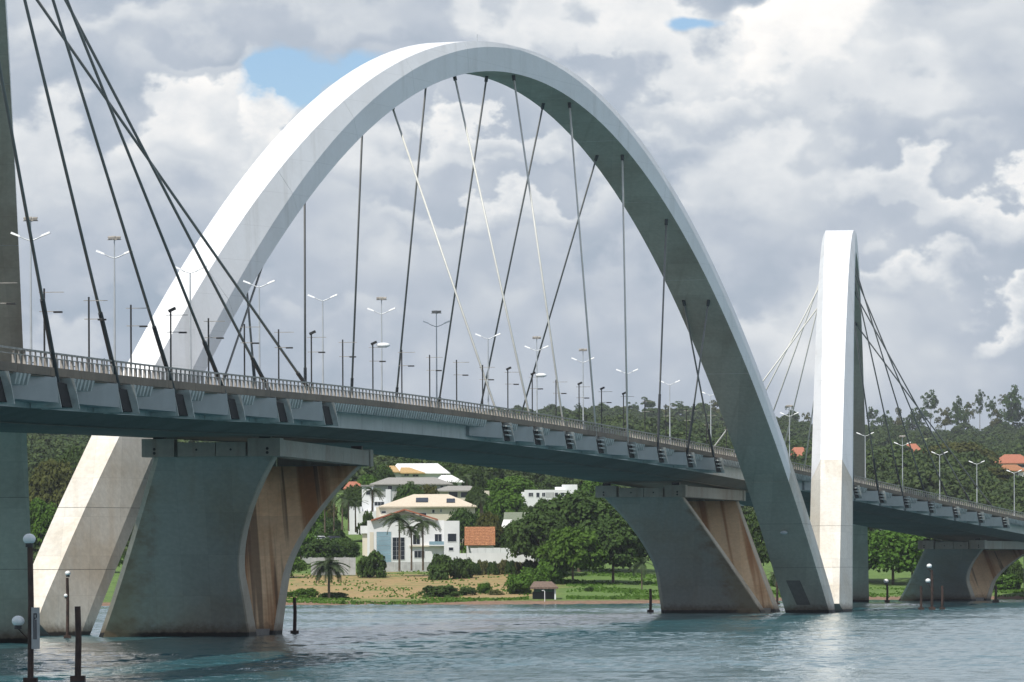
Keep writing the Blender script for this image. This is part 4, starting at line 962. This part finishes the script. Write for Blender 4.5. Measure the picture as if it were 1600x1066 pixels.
g2 = MB().add([(a + .6, .2, z1), (c_ - .6, .2, z3), (b, .2, z2 - .15), (a + .6, 6, z1), (c_ - .6, 6, z3), (b, 6, z2 - .15)], [(0, 1, 2), (5, 4, 3), (0, 3, 4, 1), (1, 4, 5, 2), (2, 5, 3, 0)]); g2.build('gable_wall', 'greywall', h.o)
# cream roofed house
h = House('cream_roof_house', 'wide house with pale cream hip roof and roof windows', 'house', 665, 826, 1095)
h.wall(588, 742, 791, dep=12, mat='cream'); h.hip(592, 746, 790, 770.5, 15, 'roof_cream', 646, 700)
for q in ((596, 604, 797, 801), (675, 680, 795, 801), (688, 691, 794, 800), (641, 649, 800, 806), (655, 667, 800, 806)): h.win(*q)
a = MB(); 
for (x0, x1, y0, y1) in ((650, 669, 784, 777.5), (698, 711, 785, 779)):
    f0, f1 = (790 - y0) / 19.5, (790 - y1) / 19.5; v = [(h.X(x0), -.8 + 7.5 * f0 - .02, h.Z(y0) + .06), (h.X(x1), -.8 + 7.5 * f0 - .02, h.Z(y0) + .06), (h.X(x1), -.8 + 7.5 * f1, h.Z(y1) + .06), (h.X(x0), -.8 + 7.5 * f1, h.Z(y1) + .06)]
    MB().hexa([(p[0], p[1], p[2] + .0) for p in v], [(p[0], p[1] - .05, p[2] + .12) for p in v]).build('roof_window', 'glass', h.o)
h.wall(592, 640, 806, 830, dep=3, off=-3, mat='white', name='terrace')
# grey roofed house
h = House('grey_roof_house', 'long low house with grey hip roof', 'house', 645, 778, 1185)
h.wall(584, 702, 757, dep=11, mat='greywall'); h.hip(578, 708, 755, 744, 14, 'roof_grey', 606, 680); h.win(606, 614, 757, 764, 0, 1, 1); h.win(688, 694, 757, 762); h.win(696, 700, 757, 762)
# low grey wing with dark openings
h = House('low_wing_house', 'low pale wing with grey roof and dark open bays', 'house', 722, 780, 1165)
h.wall(679, 765, 766.5, dep=9, mat='cream'); h.hip(676, 756, 766, 758, 11, 'roof_grey', 700, 735)
h.win(701, 716, 767.5, 777, 0, 1, 1); h.win(720, 737, 768, 777, 0, 1, 1)
# white upper house
h = House('white_upper_house', 'highest house with broad white roof and ochre left part', 'house', 645, 752, 1280)
h.wall(588, 628, 737, dep=9, mat='white', off=-1.5); h.wall(628.1, 700, 738, dep=10, mat='white'); h.hip(608, 704, 738, 722, 16, 'roof_white', 620, 684); h.hip(594, 626, 736, 726, 11, 'roof_yellow', 602, 618, -2.6)
h.hip(625, 665, 737.6, 729, 6, 'roof_yellow', 627, 640, -2.2)
for q in ((598, 602, 742, 747), (610, 619, 740, 746)): h.win(*q, -1.503, 2, 1)
for q in ((632, 640, 739, 743), (645, 655, 740, 744), (690, 698, 739, 743)): h.win(*q, 0, 2, 1)
h = House('white_awning_house', 'small house with glaring white roof right of the highest one', 'house', 705, 760, 1230)
h.wall(682, 722, 752, dep=7); h.hip(678, 726, 752, 741, 11, 'roof_white', 690, 706)
# white balcony house
h = House('balcony_house', 'white blocky house with flat roof left of the grey roof', 'house', 588, 812, 1135)
h.wall(566, 582, 758, dep=9); h.wall(582.1, 603, 775, dep=8, off=.6); h.wall(603.1, 611, 763, dep=8, off=.3); h.wall(545, 566, 790, dep=6, off=-1); h.wall(560, 612, 797, dep=3, off=-2.5, name='terrace')
h.win(572, 580, 764, 772); h.win(585, 601, 782, 789, .6, 3, 1); MB().box(h.X(564), h.X(584), -.4, 9.4, h.Z(757.9), h.Z(756)).build('roof', 'roof_grey', h.o)
h = House('red_roof_house', 'small house with faded red roof above the palm garden', 'house', 552, 775, 1225)
h.wall(540, 565, 761, dep=8, mat='cream'); h.hip(537, 568, 761, 750, 10, 'roof_red', 545, 560)
# flat modern house
h = House('flat_modern_house', 'long white flat roofed house with a taller block at the right', 'house', 862, 790, 1165)
h.wall(820, 886, 766, dep=9); h.wall(815, 819.9, 769, dep=6, off=1); h.wall(879, 903, 757.5, dep=7, off=4); h.wall(868, 879, 761, dep=5, off=5)
h.win(826, 834, 770, 777, 0, 3, 1); h.win(838, 844, 770, 778, 0, 1, 1); h.win(847, 853, 770, 777, 0, 2, 1); h.win(867, 873, 770, 777, 0, 1, 1); h.win(876, 883, 770, 777, 0, 1, 1)
MB().box(h.X(853.5), h.X(866.5), -.05, -.003, h.Z(778), h.Z(770)).build('wall_panel', 'greywall', h.o)
h = House('white_cottage', 'small bright white wall seen left of the middle pier cap', 'house', 922, 770, 1290); h.wall(916, 930, 761, dep=6)
h = House('mossy_roof_house', 'house with mossy green roof and white gable near the shore trees', 'house', 805, 842, 1065)
h.wall(783, 802, 824, dep=7); h.wall(802.1, 826, 830, dep=8, off=1, mat='cream'); h.hip(786, 838, 823, 800, 13, 'roof_green', 788, 826); h.win(791, 796, 829, 836)
h.hip(783, 802, 824.5, 812, 3, 'roof_white', 787, 800, -1.5)
# orange tiled pavilion: the roof rows are built tile course by tile course
h = House('tiled_pavilion', 'pavilion with bright orange tiled roof between trees', 'pavilion', 750, 862, 1022)
h.wall(729, 771, 851, dep=5, off=2.2, mat='white')
nrow = 12; x0, x1 = h.X(726), h.X(774); dz_ = (h.Z(823) - h.Z(852)) / nrow
for r in range(nrow):
    for cidx in range(6):
        a = x0 + (x1 - x0) * cidx / 6; b = x0 + (x1 - x0) * (cidx + 1) / 6 - .02; z = h.Z(852) + r * dz_; y = -.4 + r * .32; j = random.uniform(-.03, .03)
        MB().hexa([(a, y + j, z - .05), (b, y + j, z - .05), (b, y + .34, z + dz_ * .9), (a, y + .34, z + dz_ * .9)], [(a, y - .04 + j, z + .1), (b, y - .04 + j, z + .1), (b, y + .30, z + dz_ + .05), (a, y + .30, z + dz_ + .05)]).build('tile_course', 'roof_orange', h.o)
# garden walls
def gwall(x0, x1, yt, yb, d, label, mat='greywall', n=8):
    th = thing('garden_wall', label, 'wall', (gx(x0, d), d, gz(x0, yb, d))); k_ = d / F; w = (x1 - x0) * k_ / n
    for i in range(n): MB().box(i * w, (i + 1) * w - .04, 0, .25, -1.5, (yb - yt) * k_ + (.04 if i % 2 else 0)).build('wall_panel', mat, th)
gwall(718, 851, 864, 880, 1003, 'long pale garden wall behind the reeds', 'white', 12); gwall(486, 556, 869, 884, 992, 'low grey garden wall left of the round bush', 'greywall', 7); gwall(735, 842, 856, 866, 1015, 'upper white wall below the orange roof', 'white', 9)
gwall(596, 700, 877, 884, 1003, 'low plinth wall in front of the glass fronted house', 'greywall', 10)
# red roofs on the far hillside
for px, py, w, d, lab in ((833, 741, 14, 1500, 'small red roofed house glimpsed under the deck'), (1427, 712, 34, 1900, 'red roofed house among trees behind the lamps'), (1585, 730, 62, 1750, 'large red roofed houses at the right picture edge'), (1250, 716, 36, 1700, 'red roofed house between the two arch legs'), (1222, 712, 16, 1750, 'small red roofed house beside the arch leg'), (735, 716, 12, 1600, 'tiny white roofed house below the deck line'), (1125, 700, 40, 1900, 'red roofed house just above the railing')):
    h = House('hillside_house', lab, 'house', px, py + 14, d); h.wall(px - w * .45, px + w * .45, py, dep=10, mat='cream'); h.hip(px - w / 2, px + w / 2, py, py - 9 * (w > 15) - 5, 13, 'roof_red' if 'tiny' not in lab else 'roof_white')
    if w > 30: h.win(px - w * .3, px - w * .1, py + 2, py + 7); h.win(px + w * .1, px + w * .3, py + 2, py + 7)
h = House('hillside_house', 'lower red roof stepping in front of the large right hand roofs', 'house', 1575, 754, 1700); h.wall(1560, 1600, 742, dep=9, mat='white'); h.hip(1556, 1606, 742, 732, 12, 'roof_orange'); h.win(1568, 1574, 744, 749); h.win(1586, 1592, 744, 749)
# boathouse
h = House('boathouse', 'small green boathouse with brown reed roof at the water edge', 'boathouse', 850, 938, 890)
h.wall(834, 868, 918, 925, dep=4, mat='green_paint', off=-.2, name='upper_boards'); h.wall(832, 868, 925.1, dep=4, mat='black', off=.3, name='dark_doors')
MB().box(h.X(866), h.X(868.5), -.6, -.35, -1, h.Z(918)).build('white_post', 'white', h.o)
for q in (836, 846, 856, 864): MB().box(h.X(q) - .05, h.X(q) + .05, -.28, -.203, h.Z(925), h.Z(918)).build('board_batten', 'black', h.o)
h.hip(828, 872, 918, 909, 6, 'thatch', 834, 862, -1.1, .3)
th = thing('shower_post', 'white hooked pipe before the boathouse', 'pipe', (gx(851, 886), 886, gz(851, 939, 886)))
MB().tube([(0, 0, -.3), (0, 0, 1.55), (-.15, 0, 1.75), (-.5, 0, 1.7)], .07, 6).build('pipe', 'white', th)
# parked cars in the garden lot
def car(px, py, d, mat, label, rz):
    th = thing('parked_car', label, 'car', (gx(px, d), d, gz(px, py, d)), rz, 'cars parked behind the garden wall')
    b = MB(); prof = [(-2.1, .35), (2.1, .35), (2.15, .75), (1.2, .92), (.6, 1.4), (-1.1, 1.42), (-1.9, .98), (-2.15, .8)]; n = len(prof)
    for y in (-.85, .85): b.v += [(x, y * (.8 if z > 1.1 else 1), z) for x, z in prof]
    b.f = [tuple(range(n)), tuple(reversed(range(n, 2 * n)))] + [(i, i + n, (i + 1) % n + n, (i + 1) % n) for i in range(n)]
    b.build('body', mat, th); MB().hexa([(-1.6, -.87, .95), (1.05, -.87, .95), (.55, -.7, 1.34), (-1.05, -.7, 1.34)], [(-1.6, -.84, .95), (1.05, -.84, .95), (.55, -.67, 1.34), (-1.05, -.67, 1.34)]).build('side_window', 'glass', th)
    for x in (-1.3, 1.3):
        for y in (-.8, .8): w_ = MB().tube([(x, y - .1, .33), (x, y + .1, .33)], .33, 12).build('wheel', 'black', th); MB().tube([(x, y - .12, .33), (x, y - .101, .33)], .18, 10).build('rim', 'galv', w_)
th = thing('car_terrace', 'raised pale yard carrying parked cars left of the houses', 'terrace', (gx(505, 1050), 1050, gz(505, 846, 1050)))
MB().box(-4.5, 4.5, -3, 6, -5, 0).build('yard', 'greywall', th)
car(500, 846, 1049.5, 'white', 'white parked car left of the other in the garden lot', .5); car(524, 846, 1051, 'black', 'dark parked car right of the white one', .3)

# ------------------------------------------------------------------ air
hz = MB().box(-6100, 6100, -3100, 14100, -4.0, 122).build('haze', None); hm = bpy.data.materials.new('pale air'); hm.use_nodes = True; hm.node_tree.nodes.clear()
ho = hm.node_tree.nodes.new('ShaderNodeOutputMaterial'); hv = hm.node_tree.nodes.new('ShaderNodeVolumePrincipled'); hm.node_tree.links.new(hv.outputs[0], ho.inputs['Volume'])
hv.inputs['Color'].default_value = (.86, .91, 1, 1); hv.inputs['Density'].default_value = 5e-5; hv.inputs['Anisotropy'].default_value = .2
hz.data.materials.append(hm); tag(hz, 'thin pale air fading the far hills', kind='stuff')
